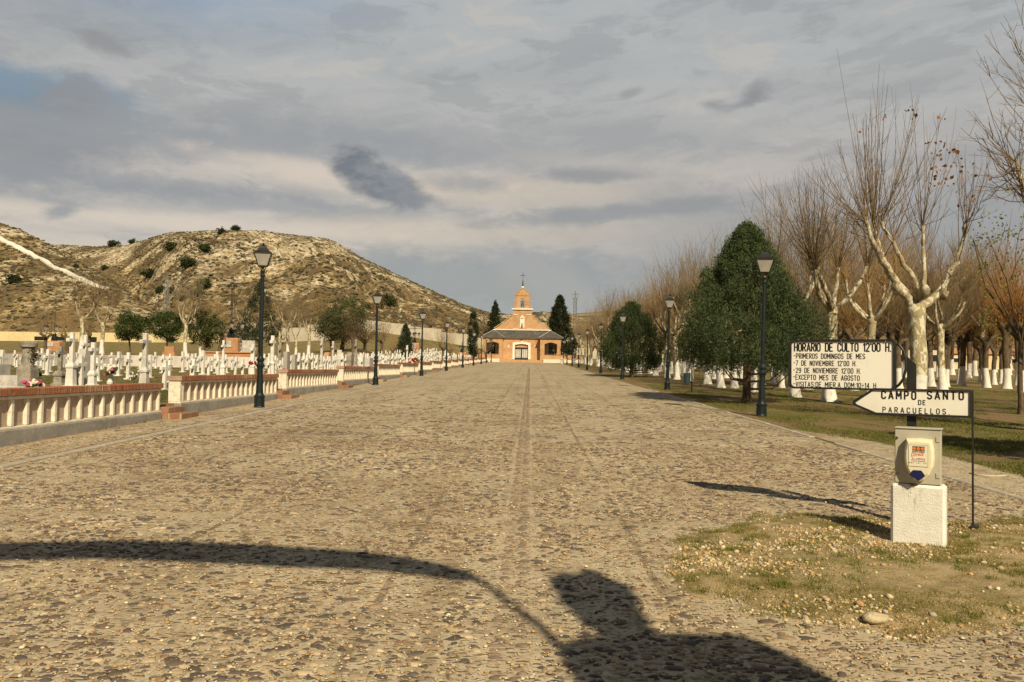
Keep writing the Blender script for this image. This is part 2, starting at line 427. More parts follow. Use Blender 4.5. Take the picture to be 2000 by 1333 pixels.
M['yellow'] = mat('cream_yellow_wall', (.74, .62, .36), (.66, .54, .30), .4, .9, .2, fine=(3, (.48, .38, .22), .4))
M['slab'] = mat('concrete_footing', (.50, .42, .31), (.40, .33, .24), 6, .9, .2, bmp=.3)
M['whitewall'] = mat('white_boundary_wall', (.66, .59, .47), (.54, .48, .38), .35, .9, .2, fine=(2, (.42, .36, .27), .4))
M['greywall'] = mat('grey_retaining_wall', (.40, .37, .34), (.30, .28, .26), .6, .9, .2, fine=(4, (.48, .45, .42), .4))
M['palewall'] = mat('pale_retaining_wall', (.66, .60, .55), (.54, .49, .45), .6, .9, .2, fine=(4, (.40, .36, .33), .4))
M['darkhole'] = mat('dark_opening', (.012, .012, .012), (.02, .02, .02), 2, .6, .3)
M['glass_milk'] = mat('milky_lamp_glass', (.30, .285, .255), (.38, .355, .315), 3, .25, .5, objc=True)
M['brass'] = mat('weathered_brass', (.20, .13, .05), (.10, .07, .03), 20, .45, .5, .6)
M['slate'] = mat('slate_roof', (.060, .062, .064), (.11, .10, .085), .8, .8, .3, bmp=.6, fine=(1.6, (.17, .135, .085), .75))
M['bell'] = mat('bell_bronze', (.06, .08, .07), (.10, .13, .11), 3, .5, .5, .5)
M['curb'] = mat('curb_stone', (.46, .41, .33), (.36, .32, .25), 3.5, .9, .2, bmp=.3, fine=(15, (.24, .20, .15), .5))
M['sticker'] = mat('sticker_paper', (.80, .74, .58), (.76, .70, .55), 2, .5, .3)
M['siren'] = mat('cream_siren_shell', (.78, .72, .52), (.74, .68, .49), 2, .35, .4, objc=True)
M['cabinet'] = mat('grey_cabinet_steel', (.47, .44, .35), (.42, .39, .31), 3, .5, .4, .0, objc=True, fine=(40, (.38, .35, .28), .3))
M['blueglass'] = mat('dark_blue_lens', (.006, .010, .075), (.008, .014, .09), 3, .15, .6)
M['orange'] = mat('orange_print', (.80, .20, .03), (.74, .18, .03), 3, .5, .3)
M['redprint'] = mat('red_print', (.55, .12, .06), (.5, .1, .05), 3, .5, .3)
M['darkprint'] = mat('dark_print', (.05, .03, .02), (.06, .04, .03), 3, .5, .3)
M['ink'] = mat('black_lettering', (.012, .010, .010), (.02, .016, .014), 30, .5, .3)
M['board'] = mat('sign_board_white', (.80, .77, .69), (.76, .73, .64), 2.0, .45, .35, fine=(9, (.62, .56, .46), .18))
n = bsdf('sign_board_white', .45, .35); x, y, z = n.sep(n.pos)
f_ = n.noise(n.pos, 3, 5); c = n.mix(n.sstep(f_, .4, .7), (.80, .77, .69), (.73, .69, .60))
drip = n.noise(n.comb(n.math('MULTIPLY', x, 26.0), n.math('MULTIPLY', y, 26.0), n.math('MULTIPLY', z, 2.5)), 1.6, 5, .7)
c = n.mix(n.math('MULTIPLY', n.sstep(drip, .58, .74), .40), c, (.50, .41, .29))
c = n.mix(n.math('MULTIPLY', n.sstep(n.noise(n.pos, 38, 4, .7), .66, .72), .8), c, (.30, .15, .06))
n.l.new(c, n.b.inputs['Base Color']); bump(n, n.noise(n.pos, 6, 3), .15, .01); M['board'] = n.m
M['steel'] = mat('galvanised_lattice', (.30, .31, .31), (.22, .23, .23), .5, .5, .4, .4)
M['leafdry'] = mat('dry_leaf', (.30, .13, .035), (.20, .085, .025), 9, .8, .2)
M['red'] = mat('red_petals', (.55, .03, .02), (.40, .02, .02), 9, .6, .3)
M['pink'] = mat('pink_petals', (.55, .10, .22), (.45, .06, .14), 9, .6, .3)
M['petalwhite'] = mat('white_petals', (.75, .72, .62), (.65, .6, .5), 9, .6, .3)
M['stalk'] = mat('green_stalk', (.05, .09, .02), (.03, .06, .015), 9, .7, .3)
M['bin'] = mat('bin_enamel', (.02, .05, .06), (.03, .06, .065), 6, .5, .4)
M['branchpale'] = mat('peeled_branch', (.55, .50, .36), (.45, .40, .28), 4, .8, .2)

def brick_mat(name, swiz, c1, c2, mortar, bw, bh, msize=.012, rough=.85, offset=.5, tint=None):
    n = bsdf(name, rough, .2)
    x, y, z = n.sep(n.pos); d_ = {'x': x, 'y': y, 'z': z}
    v = n.comb(d_[swiz[0]], d_[swiz[1]], 0.0)
    b = n.new('ShaderNodeTexBrick'); n.put(b.inputs['Vector'], v); b.offset = offset
    b.inputs['Color1'].default_value = (*c1, 1); b.inputs['Color2'].default_value = (*c2, 1); b.inputs['Mortar'].default_value = (*mortar, 1)
    b.inputs['Scale'].default_value = 1.0; b.inputs['Mortar Size'].default_value = msize; b.inputs['Brick Width'].default_value = bw; b.inputs['Row Height'].default_value = bh
    b.inputs['Mortar Smooth'].default_value = .2; b.inputs['Bias'].default_value = 0
    col = n.mix(n.math('MULTIPLY', n.sstep(n.noise(n.pos, 1.2, 4), .4, .7), .45), b.outputs['Color'], tuple(x * .62 for x in c2))
    col = n.mix(n.math('MULTIPLY', n.sstep(n.noise(n.pos, 7, 4), .5, .75), .35), col, mortar)
    n.l.new(col, n.b.inputs['Base Color'])
    bump(n, n.math('ADD', n.math('MULTIPLY', b.outputs['Fac'], -1.0), n.noise(n.pos, 30, 3)), .4, .01)
    return n.m
M['coping'] = brick_mat('coping_brick', 'yx', (.34, .115, .05), (.25, .08, .038), (.42, .32, .22), .062, 9.0, .007, offset=0)
M['stepbrick'] = brick_mat('step_brick', 'yx', (.33, .165, .095), (.26, .12, .068), (.38, .30, .20), .07, .24, .008)
M['chapelbrick'] = brick_mat('chapel_brick', 'xz', (.55, .30, .135), (.45, .235, .10), (.58, .43, .27), .25, .07, .010)
M['chapelside'] = brick_mat('chapel_side_brick', 'yz', (.57, .32, .14), (.48, .25, .105), (.58, .42, .25), .25, .07, .010)
M['pedbrick'] = brick_mat('pedestal_brick', 'xz', (.52, .24, .11), (.44, .19, .09), (.52, .36, .22), .25, .07, .010)
M['rowlock'] = brick_mat('kerb_brick', 'yx', (.31, .19, .12), (.25, .15, .10), (.38, .30, .21), .22, .11, .01)

# cobbled avenue: river pebbles set in pale mortar, drains and bands in the same paving
def paving(name, lines=True):
    n = bsdf(name, .85, .25)
    x, y, z = n.sep(n.pos)
    wv = n.noise(n.pos, 2.0, 3)
    px_ = n.math('ADD', x, n.math('MULTIPLY', n.math('SUBTRACT', wv, .5), .25))
    big = n.noise(n.pos, .45, 5, .6)
    mid = n.noise(n.pos, 2.6, 5, .6)
    v = n.comb(n.math('MULTIPLY', px_, 13.0), n.math('MULTIPLY', y, 24.0), 0.0)
    a = n.voro(v, 1.0); e = n.voro(v, 1.0, 'DISTANCE_TO_EDGE')
    rnd = n.sep(a.outputs['Color'])
    stonec = n.ramp(rnd[0], [(0.0, (.115, .085, .065)), (.22, (.20, .145, .10)), (.45, (.27, .185, .11)), (.62, (.33, .235, .14)), (.8, (.17, .12, .09)), (.93, (.50, .40, .26)), (1.0, (.60, .52, .38))], 'CONSTANT')
    stonec = n.mix(.35, stonec, n.ramp(n.noise(v, 3.0, 4), [(.3, (.12, .08, .05)), (.7, (.42, .31, .19))]))
    mortar = n.mix(n.sstep(n.noise(n.pos, 40, 3), .4, .65), (.53, .445, .31), (.39, .315, .205))
    dens = n.math('ADD', n.math('MULTIPLY', mid, .25), n.math('MULTIPLY', rnd[1], .14))
    st = n.sstep(n.math('SUBTRACT', e.outputs['Distance'], dens), -.03, .05)
    st = n.math('MULTIPLY', st, n.sstep(rnd[2], .06, .10))
    col = n.mix(st, mortar, stonec)
    h = n.math('MULTIPLY', st, n.sstep(e.outputs['Distance'], 0, .5))
    if lines:
        def near(val, w): return n.sstep(n.math('ABSOLUTE', val), w, w * .55)
        m = near(n.math('SUBTRACT', x, -.215), .022); m = n.math('MAXIMUM', m, near(n.math('SUBTRACT', x, .04), .022))
        def per(val, period, off, w):
            q = n.math('SUBTRACT', n.math('PINGPONG', n.math('ADD', val, off), period / 2), 0.0)
            return near(q, w)
        wob = n.math('MULTIPLY', n.math('SUBTRACT', n.noise(n.pos, 1.1, 3), .5), .18)
        m2 = per(n.math('ADD', y, wob), 7.55, -.4, .10)
        m3 = per(n.math('ADD', x, n.math('MULTIPLY', wob, .4)), 1.86, .95, .035)
        brk = n.sstep(n.noise(n.pos, .9, 3), .38, .5)
        m = n.math('MULTIPLY', m, n.sstep(n.noise(n.pos, 3.1, 3), .3, .45))
        col = n.mix(n.math('MULTIPLY', m, .9), col, (.50, .40, .28))
        col = n.mix(n.math('MULTIPLY', n.math('MULTIPLY', m2, brk), .75), col, (.46, .37, .25))
        col = n.mix(n.math('MULTIPLY', n.math('MULTIPLY', m3, brk), .75), col, (.16, .115, .07))
        # the central gully is laid with larger purple-brown stones
        g = n.math('MULTIPLY', n.sstep(x, -.205, -.195), n.sstep(x, .03, .02))
        v2 = n.comb(n.math('MULTIPLY', x, 8.0), n.math('MULTIPLY', y, 17.0), 3.0)
        a2 = n.voro(v2, 1.0, rand=.7); e2 = n.voro(v2, 1.0, 'DISTANCE_TO_EDGE', .7)
        gc = n.ramp(n.sep(a2.outputs['Color'])[0], [(0, (.15, .11, .08)), (.5, (.22, .16, .11)), (1, (.30, .22, .14))])
        col = n.mix(n.math('MULTIPLY', g, n.math('MULTIPLY', mid, .55)), col, n.mix(n.sstep(e2.outputs['Distance'], .08, .18), (.44, .35, .24), n.mix(.4, gc, (.34, .25, .16))))
    # broad tone: worn pale areas, rusty and grey ones
    q1 = n.noise(n.scale(n.pos, (1, .8, 1)), 5.5, 4, .7); q2 = n.noise(n.pos, 1.25, 6, .72); q3 = n.noise(n.scale(n.pos, (.55, 1, 1)), .8, 5, .7)
    col = n.mix(n.math('MULTIPLY', n.sstep(q1, .50, .64), .55), col, (.20, .135, .075))
    col = n.mix(n.math('MULTIPLY', n.sstep(q1, .47, .36), .45), col, (.54, .43, .28))
    col = n.mix(n.math('MULTIPLY', n.sstep(q2, .50, .66), .50), col, (.24, .17, .095))
    col = n.mix(n.math('MULTIPLY', n.sstep(q3, .50, .34), .42), col, (.50, .40, .25))
    col = n.mix(n.math('MULTIPLY', n.sstep(big, .52, .72), .38), col, (.46, .37, .23))
    w1 = n.noise(n.scale(n.pos, (1.5, .07, 1)), 1.0, 5, .7); w2 = n.noise(n.scale(n.pos, (.22, .16, 1)), 1.0, 6, .7); w3 = n.noise(n.scale(n.pos, (.9, .30, 1)), 1.0, 6, .75)
    col = n.mix(n.math('MULTIPLY', n.sstep(w1, .50, .68), .42), col, (.21, .155, .085))
    col = n.mix(n.math('MULTIPLY', n.sstep(w1, .46, .32), .35), col, (.50, .41, .26))
    col = n.mix(n.math('MULTIPLY', n.sstep(w2, .50, .66), .40), col, (.22, .165, .09))
    col = n.mix(n.math('MULTIPLY', n.sstep(w3, .48, .34), .40), col, (.52, .42, .27))
    col = n.mix(n.math('MULTIPLY', n.sstep(w3, .53, .68), .40), col, (.19, .14, .08))
    col = n.mix(n.math('MULTIPLY', n.sstep(big, .46, .30), .42), col, (.20, .145, .09))
    col = n.mix(n.math('MULTIPLY', n.sstep(n.noise(n.pos, 1.4, 5), .58, .75), .35), col, (.33, .20, .085))
    n.l.new(col, n.b.inputs['Base Color'])
    bump(n, n.math('ADD', h, n.math('MULTIPLY', n.noise(n.pos, 60, 3), .25)), .9, .02)
    return n.m
M['cobble'] = paving('cobbled_paving'); M['cobble_side'] = paving('side_cobbles', False)

def attr_mat(name, rough=.75, spec=.3, sc=40, dark=.6, trans=0.0):
    n = bsdf(name, rough, spec)
    a = n.new('ShaderNodeAttribute'); a.attribute_name = 'tint'
    col = n.mix(n.math('MULTIPLY', n.noise(n.pos, sc, 4), dark), a.outputs['Color'], (.08, .055, .035))
    n.l.new(col, n.b.inputs['Base Color'])
    bump(n, n.noise(n.pos, sc * 2.5, 3), .25, .006)
    if trans:
        tr = n.new('ShaderNodeBsdfTranslucent'); n.l.new(col, tr.inputs[0]); mx = n.new('ShaderNodeMixShader'); mx.inputs[0].default_value = trans
        o = [q for q in n.n if q.bl_idname == 'ShaderNodeOutputMaterial'][0]
        n.l.new(n.b.outputs[0], mx.inputs[1]); n.l.new(tr.outputs[0], mx.inputs[2]); n.l.new(mx.outputs[0], o.inputs[0])
    return n.m
M['pebble'] = attr_mat('river_pebble', .7, .3, 35, .35)
M['gravel'] = attr_mat('loose_gravel', .85, .2, 60, .15)
M['foliage'] = attr_mat('leaf_tint', .75, .15, 8, .12, .22)
M['scrub'] = attr_mat('scrub_tint', .95, .05, 2, .15)
M['blade'] = attr_mat('grass_blade', .8, .15, 15, .1, .3)

# grass field with bare patches
n = bsdf('meadow', .95, .1)
f1 = n.noise(n.pos, .35, 6, .62); f2 = n.noise(n.pos, 2.2, 6, .65); f3 = n.noise(n.pos, 18, 5, .7); f4 = n.noise(n.scale(n.pos, (1, .35, 1)), 1.1, 5, .6)
c = n.ramp(f2, [(.3, (.095, .11, .026)), (.5, (.16, .155, .038)), (.7, (.25, .20, .07))])
c = n.mix(n.sstep(n.math('ADD', f4, n.math('MULTIPLY', f3, .3)), .57, .70), c, (.27, .185, .10))
c = n.mix(n.math('MULTIPLY', n.sstep(f1, .55, .75), .5), c, (.20, .16, .06))
c = n.mix(n.math('MULTIPLY', n.sstep(f3, .52, .7), .5), c, (.055, .065, .02))
x, y, z = n.sep(n.pos)
c = n.mix(n.math('MULTIPLY', n.math('MULTIPLY', n.sstep(x, 20, 45), n.sstep(y, 60, 85)), .8), c, n.mix(f2, (.26, .19, .11), (.34, .25, .14)))
n.l.new(c, n.b.inputs['Base Color']); bump(n, n.math('ADD', f3, n.noise(n.pos, 70, 3)), .8, .04); M['meadow'] = n.m
# hillside: ochre earth, chalk outcrops and scrub
n = bsdf('hillside_earth', .95, .05)
x, y, z = n.sep(n.pos)
g1 = n.noise(n.pos, .016, 6, .6); g2 = n.noise(n.pos, .06, 7, .65); g3 = n.noise(n.scale(n.pos, (1, 1, 2.2)), .28, 6, .7); g4 = n.noise(n.pos, 1.3, 4, .7)
c = n.ramp(g2, [(.34, (.22, .16, .085)), (.48, (.39, .28, .13)), (.64, (.52, .39, .20))])
chalk = n.math('MULTIPLY', n.sstep(n.math('ADD', n.math('MULTIPLY', z, .0042), n.math('ADD', g2, n.math('ADD', n.math('MULTIPLY', g1, .4), n.math('MULTIPLY', n.math('SUBTRACT', n.sstep(x, -185, -150), .35), .13)))), .86, .98), n.sstep(n.math('ADD', g3, n.math('MULTIPLY', n.math('SUBTRACT', g4, .5), .5)), .42, .56))
c = n.mix(n.math('MULTIPLY', chalk, .92), c, (.76, .68, .52))
sc_ = n.math('MULTIPLY', n.sstep(n.math('ADD', n.noise(n.pos, .55, 5, .7), n.math('MULTIPLY', n.math('SUBTRACT', g2, .5), -.75)), .42, .54), n.sstep(n.math('ADD', g1, n.math('MULTIPLY', n.math('SUBTRACT', g3, .5), .5)), .66, .50))
c = n.mix(n.math('MULTIPLY', sc_, .86), c, (.12, .088, .052))
c = n.mix(n.math('MULTIPLY', n.sstep(g4, .48, .58), .68), c, (.12, .09, .052))
c = n.mix(n.math('MULTIPLY', n.sstep(z, 22, 8), .45), c, (.22, .155, .075))
c = n.mix(n.math('MULTIPLY', n.sstep(x, 10, 80), .6), c, (.20, .14, .07))
n.l.new(c, n.b.inputs['Base Color']); bump(n, n.math('ADD', g3, n.math('MULTIPLY', g4, .5)), .9, .9); M['hill'] = n.m
# dirt of the near verge
n = bsdf('verge_soil', .95, .1)
f = n.noise(n.pos, 3, 6, .65); g = n.noise(n.pos, 55, 4, .7); h = n.noise(n.pos, 9, 5, .7)
c = n.mix(n.sstep(f, .38, .6), (.46, .34, .18), (.24, .185, .07))
c = n.mix(n.math('MULTIPLY', n.sstep(g, .45, .65), .6), c, (.50, .40, .27))
c = n.mix(n.math('MULTIPLY', n.sstep(h, .55, .7), .5), c, (.13, .12, .04))
n.l.new(c, n.b.inputs['Base Color']); bump(n, n.math('ADD', g, h), .9, .02); M['soil'] = n.m

def bark(name, pale, mid_, dark, wash=None, sc=5.0):
    n = bsdf(name, .9, .15); v = n.obj
    a = n.noise(n.scale(v, (1, 1, .55)), sc, 5, .6, .6); b2 = n.noise(v, sc * 2.3, 4, .6)
    c = n.ramp(a, [(.36, dark), (.42, mid_), (.52, mid_), (.55, pale), (.8, pale)])
    c = n.mix(n.math('MULTIPLY', n.sstep(b2, .55, .65), .5), c, mid_)
    x, y, z = n.sep(v)
    if wash:
        zz = n.math('ADD', z, n.math('MULTIPLY', n.math('SUBTRACT', b2, .5), .18))
        white = n.mix(n.math('MULTIPLY', n.sstep(n.noise(n.scale(v, (1, 1, .5)), 9, 4), .52, .68), .5), (.74, .71, .64), (.40, .35, .28))
        c = n.mix(n.sstep(zz, wash + .03, wash - .03), c, white)
    n.l.new(c, n.b.inputs['Base Color']); bump(n, n.math('ADD', a, b2), .6, .03); return n.m
M['bark_plane'] = bark('plane_bark_whitewashed', (.66, .62, .47), (.36, .30, .18), (.16, .12, .07), 1.15)
M['bark_limb'] = bark('plane_limb_bark', (.58, .53, .40), (.34, .28, .18), (.15, .11, .07), None, 6)
M['bark_dark'] = bark('pollard_bark_whitewashed', (.15, .11, .07), (.11, .08, .05), (.06, .045, .03), 1.15)
M['bark_brown'] = bark('brown_bark', (.17, .12, .08), (.11, .08, .05), (.06, .045, .03))
M['twig'] = mat('brown_twig', (.23, .165, .095), (.16, .11, .06), .8, .9, .1)
M['twig_gold'] = mat('ochre_twig', (.40, .27, .125), (.30, .185, .08), .5, .9, .1)
M['twig_orange'] = mat('russet_twig', (.40, .20, .065), (.29, .13, .042), .5, .9, .1)
M['twig_grey'] = mat('grey_twig', (.30, .24, .15), (.21, .16, .095), .6, .9, .1)
rng = np.random.default_rng(7)
# ------------------------------------------------------------------ ground
xs = np.unique(np.concatenate([np.arange(-420, -60, 2.6), np.arange(-60, -22, 1.5), np.arange(-22, -16.9, .5), np.arange(-17, -9, 1.0), [-8.49, -8.44], np.arange(-8, 31, 1.0), np.arange(31, 90, 2.5), np.arange(90, 500, 8), [-900, -650, 700, 1100]]))
ys = np.unique(np.concatenate([[-60, -30], np.arange(-12, 58, 1.0), [59.88, 60.12], np.arange(61, 160, 1.6), np.arange(160, 590, 2.3), np.arange(590, 760, 12), [850, 1000, 1500, 2600]]))
GX, GY = np.meshgrid(xs, ys); GZ = T(GX, GY)
farm = GY > 640; GZ = np.where(farm, GZ - (GY - 640) * .03, GZ)
fc = grid_faces(len(xs), len(ys)); V = np.c_[GX.ravel(), GY.ravel(), GZ.ravel()]
cx, cy = V[fc, 0].mean(1), V[fc, 1].mean(1)
tw = np.interp(cx / np.maximum(cy, 1), WALL[0], WALL[2])
g = np_obj('ground', V, fc, [M['meadow'], M['hill']], smooth=True, mi=(cy > tw + 1).astype(int)); tag(g, kind='structure')

def strip(name, x0, x1, y0, y1, lift, m, n=2, kind='structure'):
    Y = np.linspace(y0, y1, n); V = []
    for yy in Y: V += [(x0, yy, SL * yy + lift), (x1, yy, SL * yy + lift)]
    F_ = [(2 * i, 2 * i + 1, 2 * i + 3, 2 * i + 2) for i in range(n - 1)]
    o = np_obj(name, V, F_, m); tag(o, kind=kind); return o
# avenue sheet with ragged right border
Y = np.concatenate([np.arange(-11, 40, .25), np.arange(40, 171.1, 1.0)])
er = 5.72 + (fbm(Y * .9, Y * 0 + 3, 31) - .5) * .10 + .10 * sm(14, 24, Y) * (fbm(Y * .5, Y * 0, 9) - .3)
V = np.zeros((len(Y) * 2, 3)); V[0::2] = np.c_[np.full(len(Y), -6.87), Y, SL * Y + .006]; V[1::2] = np.c_[er, Y, SL * Y + .006]
tag(np_obj('avenue', V, [(2 * i, 2 * i + 1, 2 * i + 3, 2 * i + 2) for i in range(len(Y) - 1)], M['cobble']), kind='structure')
strip('walkway', -8.46, -7.02, -11, 171, .010, M['cobble_side'])
Y = np.arange(-11, 19, .25); er = 7.0 + (fbm(Y * .8, Y * 0 + 3, 33) - .5) * .5 - sm(14, 19, Y) * .9
V = np.zeros((len(Y) * 2, 3)); V[0::2] = np.c_[np.full(len(Y), 5.84), Y, SL * Y + .008]; V[1::2] = np.c_[er, Y, SL * Y + .008]
tag(np_obj('path', V, [(2 * i, 2 * i + 1, 2 * i + 3, 2 * i + 2) for i in range(len(Y) - 1)], M['cobble_side']), kind='structure')
# kerb stones: long pale slabs, barely proud of the paving
rr = random.Random(3)
def kerb(name, x0, x1, y0, y1, m, ln=1.0, top=.03, gap=.02, broken=.0):
    b = MB(); yy = y0
    while yy < y1:
        L = ln * rr.uniform(.8, 1.25)
        if rr.random() > broken:
            dx = rr.uniform(-.012, .012); t = top + rr.uniform(-.006, .006); k = len(b.v)
            b.bbox(x0 + dx, x1 + dx, 0, L - gap, -.05, t, .012)
            b.v[k:] = [(p[0], p[1] + yy, p[2] + SL * (p[1] + yy)) for p in b.v[k:]]
        yy += L
    return tag(b.build(name, m), kind='structure')
kerb('kerb', -7.00, -6.86, -4, 170, M['curb'], 1.15, .035)
kerb('kerb', 5.70, 5.83, -2, 40, M['curb'], 1.1, .025, broken=.06)
kerb('brick_edging', -7.14, -7.01, -4, 120, M['rowlock'], .9, .018, broken=.12)
kerb('brick_edging', -8.36, -8.25, -4, 120, M['rowlock'], .9, .016, broken=.05)

# ------------------------------------------------------------------ boundary walls of the cemetery grounds
def long_wall(name, pts, m, h, th, label, cat, step=1.6, group=None, cap=None, windows=None):
    """a wall following the ground with stepped level tops; pts: (px, Y)"""
    P = [place(px, Y) for px, Y in pts]; b = MB(); cp = MB()
    for (x0, y0, z0), (x1, y1, z1) in zip(P[:-1], P[1:]):
        L = math.hypot(x1 - x0, y1 - y0); n = max(1, round(L / (step * 6)))
        for k in range(n):
            a, c_ = k / n, (k + 1) / n
            p, q = np.array([x0 + (x1 - x0) * a, y0 + (y1 - y0) * a]), np.array([x0 + (x1 - x0) * c_, y0 + (y1 - y0) * c_])
            za, zb = float(T(*p)), float(T(*q)); top = max(za, zb) + h
            u = (q - p) / np.linalg.norm(q - p); w = np.array([-u[1], u[0]]) * th / 2
            cs = [p - w, q - w, q + w, p + w]
            b.add([(*c2, min(za, zb) - .5) for c2 in cs] + [(*c2, top) for c2 in cs], [(0, 3, 2, 1), (4, 5, 6, 7), (0, 1, 5, 4), (1, 2, 6, 5), (2, 3, 7, 6), (3, 0, 4, 7)])
            if cap:
                w2 = w * 1.4; cs = [p - w2, q - w2, q + w2, p + w2]
                cp.add([(*c2, top + .003) for c2 in cs] + [(*c2, top + .09) for c2 in cs], [(0, 3, 2, 1), (4, 5, 6, 7), (0, 1, 5, 4), (1, 2, 6, 5), (2, 3, 7, 6), (3, 0, 4, 7)])
    r = thing(name, P[0], label, cat, group)
    I = Matrix.Translation(-Vector(P[0]))
    b.xf(I).build('wall', m, r)
    if cap: cp.xf(I).build('coping', cap, r)
    return r
r = long_wall('boundary_wall', [(-260, 206), (0, 202), (150, 200), (300, 197), (430, 188)], M['yellow'], 2.25, .3, 'long cream yellow wall at the foot of the hill on the left', 'wall')
for px, w in ((76, 2.0), (118, 1.4), (178, 2.0), (338, 2.6), (425, 1.8)):   # low dark openings
    c0 = place(px, 198.6 if px < 320 else 194.4); b = MB(); b.box(-w / 2, w / 2, -.5, .4, 0.2, 1.15)
    b.xf(Matrix.Translation(Vector(c0) - Vector(r.location))).build('opening', M['darkhole'], r)
long_wall('boundary_wall', [(548, 170), (600, 166), (650, 164)], M['whitewall'], 2.7, .3, 'short pale wall behind the bare trees in the middle of the cemetery lawn', 'wall')
long_wall('boundary_wall', [(682, 171), (715, 176), (760, 184), (800, 190), (860, 200), (916, 212), (958, 221)], M['whitewall'], 2.35, .3, 'white stepped wall running downhill behind the cemetery lawn towards the chapel', 'wall', step=1.5)
long_wall('boundary_wall', [(1085, 206), (1180, 202), (1300, 196), (1420, 188)], M['whitewall'], 2.3, .3, 'cream wall behind the tree row to the right of the chapel', 'wall')
long_wall('boundary_wall', [(928, 216), (1010, 222), (1082, 208)], M['whitewall'], 1.5, .3, 'pale wall behind the chapel, glimpsed through its open porch arches', 'wall')
# retaining walls at the back of the near cemetery field
b = MB(); x0 = place(-260, 60)[0]; x1 = place(243, 60)[0]; x2 = place(560, 60)[0]; zg = float(T(-30, 59.8))
rw = thing('retaining_wall', (x0, 60, zg), 'grey plastered retaining wall with tiled edge behind the left graves', 'wall')
MB().box(0, x1 - x0, -.12, .1, -.5, .80).build('wall', M['greywall'], rw)
cp = MB(); q = 0
while q < x1 - x0 - .4: cp.bbox(q, q + .42, -.16, .12, .803, .86, .01); q += .45
cp.build('coping', M['stepbrick'], rw)
rw = thing('retaining_wall', (x1 + .02, 60, zg), 'whitewashed low retaining wall behind the rows of white crosses', 'wall')
MB().box(0, x2 - x1, -.12, .1, -.5, .78).build('wall', M['palewall'], rw)

# ------------------------------------------------------------------ balustrade along the left side of the avenue
def balustrade(y0, L=7.6, nb=18):
    """its foot follows the climbing ground, its top is level"""
    z0 = SL * y0; rise = SL * L; X1, X0 = -8.36, -8.64
    lab = None
    r = thing('balustrade', (X1, y0, z0), 'x', 'low wall')
    I = Matrix.Translation((-X1, -y0, -z0))
    H = .96
    def sl(b): b.v = [(p[0], p[1], p[2]) for p in b.v]; return b
    b = MB(); b.bbox(X0 - .01, X1 + .035, y0, y0 + L, z0 - .2, z0 + .30, .012); b.xf(I).build('plinth', M['concrete'], r)
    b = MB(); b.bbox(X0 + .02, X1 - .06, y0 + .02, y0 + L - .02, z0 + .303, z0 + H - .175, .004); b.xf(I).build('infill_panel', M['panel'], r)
    b = MB(); b.bbox(X0, X1 + .012, y0 + .004, y0 + L - .004, z0 + H - .172, z0 + H - .118, .006); b.xf(I).build('top_rail', M['plaster'], r)
    b = MB(); b.bbox(X0, X1 + .018, y0 + .004, y0 + L - .004, z0 + .302, z0 + .345, .006); b.xf(I).build('bottom_rail', M['plaster'], r)
    b = MB(); k = 0
    nbk = 122
    for i in range(nbk):
        a = y0 - .03 + (L + .06) * i / nbk; j = rr.uniform(-.004, .004)
        b.bbox(X0 - .035 + j, X1 + .05 + j, a + .003, a + (L + .06) / nbk - .003, z0 + H - .114, z0 + H + rr.uniform(-.004, .004), .005)
    b.xf(I).build('brick_coping', M['coping'], r)
    b = MB(); b.bbox(X0 - .003, X1 + .003, y0 + .002, y0 + .13, z0 + .347, z0 + H - .174, .006); b.xf(I).build('end_pier', M['plaster'], r)
    b = MB(); b.bbox(-.075, .0, -.045, .045, .3465, H - .1735, .014)
    st = (L - .26) / nb
    first = None
    for i in range(nb + 1):
        yy = .13 + .07 + st * i
        if yy > L - .06: yy = L - .062
        if first is None: first = b.build('baluster', M['plaster'], r, loc=(-.0, yy, 0))
        else: o = first.copy(); o.location = (0, yy, 0); COL.objects.link(o); o.parent = r
    return r
ordn = ['cut off by the left edge of the photo', 'second', 'third', 'fourth', 'fifth', 'sixth', 'seventh', 'eighth', 'ninth', 'tenth', 'eleventh', 'twelfth', 'thirteenth', 'fourteenth', 'fifteenth', 'sixteenth', 'seventeenth', 'eighteenth']
bal = balustrade(11.0); starts = [11.0 + 8.62 * k for k in range(17)]
for k, y0 in enumerate(starts):
    lab = 'nearest section of cream balustrade with red brick coping, cut off by the photo\'s left edge' if k == 0 else '%s section of cream balustrade with brick coping, counted from the nearest' % ordn[k]
    if k == 0: bal['label'] = lab; bal['group'] = 'balustrade sections along the avenue'
    else: dup(bal, (-8.36, y0, SL * y0), label=lab)
def steps():
    r = thing('brick_steps', (-8.3, 0, 0), 'x', 'steps', 'brick steps between balustrade sections')
    MB().bbox(-.50, .10, .06, .96, -.1, .27, .01).build('upper_step', M['stepbrick'], r)
    MB().bbox(.103, .42, .02, 1.0, -.1, .14, .01).build('lower_step', M['stepbrick'], r)
    return r
st = steps()
for k in range(16):
    y0 = starts[k] + 7.6; lab = 'red brick steps in the gap after the %s balustrade section' % (['nearest'] + ordn[1:])[k]
    o = st if k == 0 else dup(st, label=lab)
    o.location = (-8.3, y0, SL * y0); o['label'] = lab

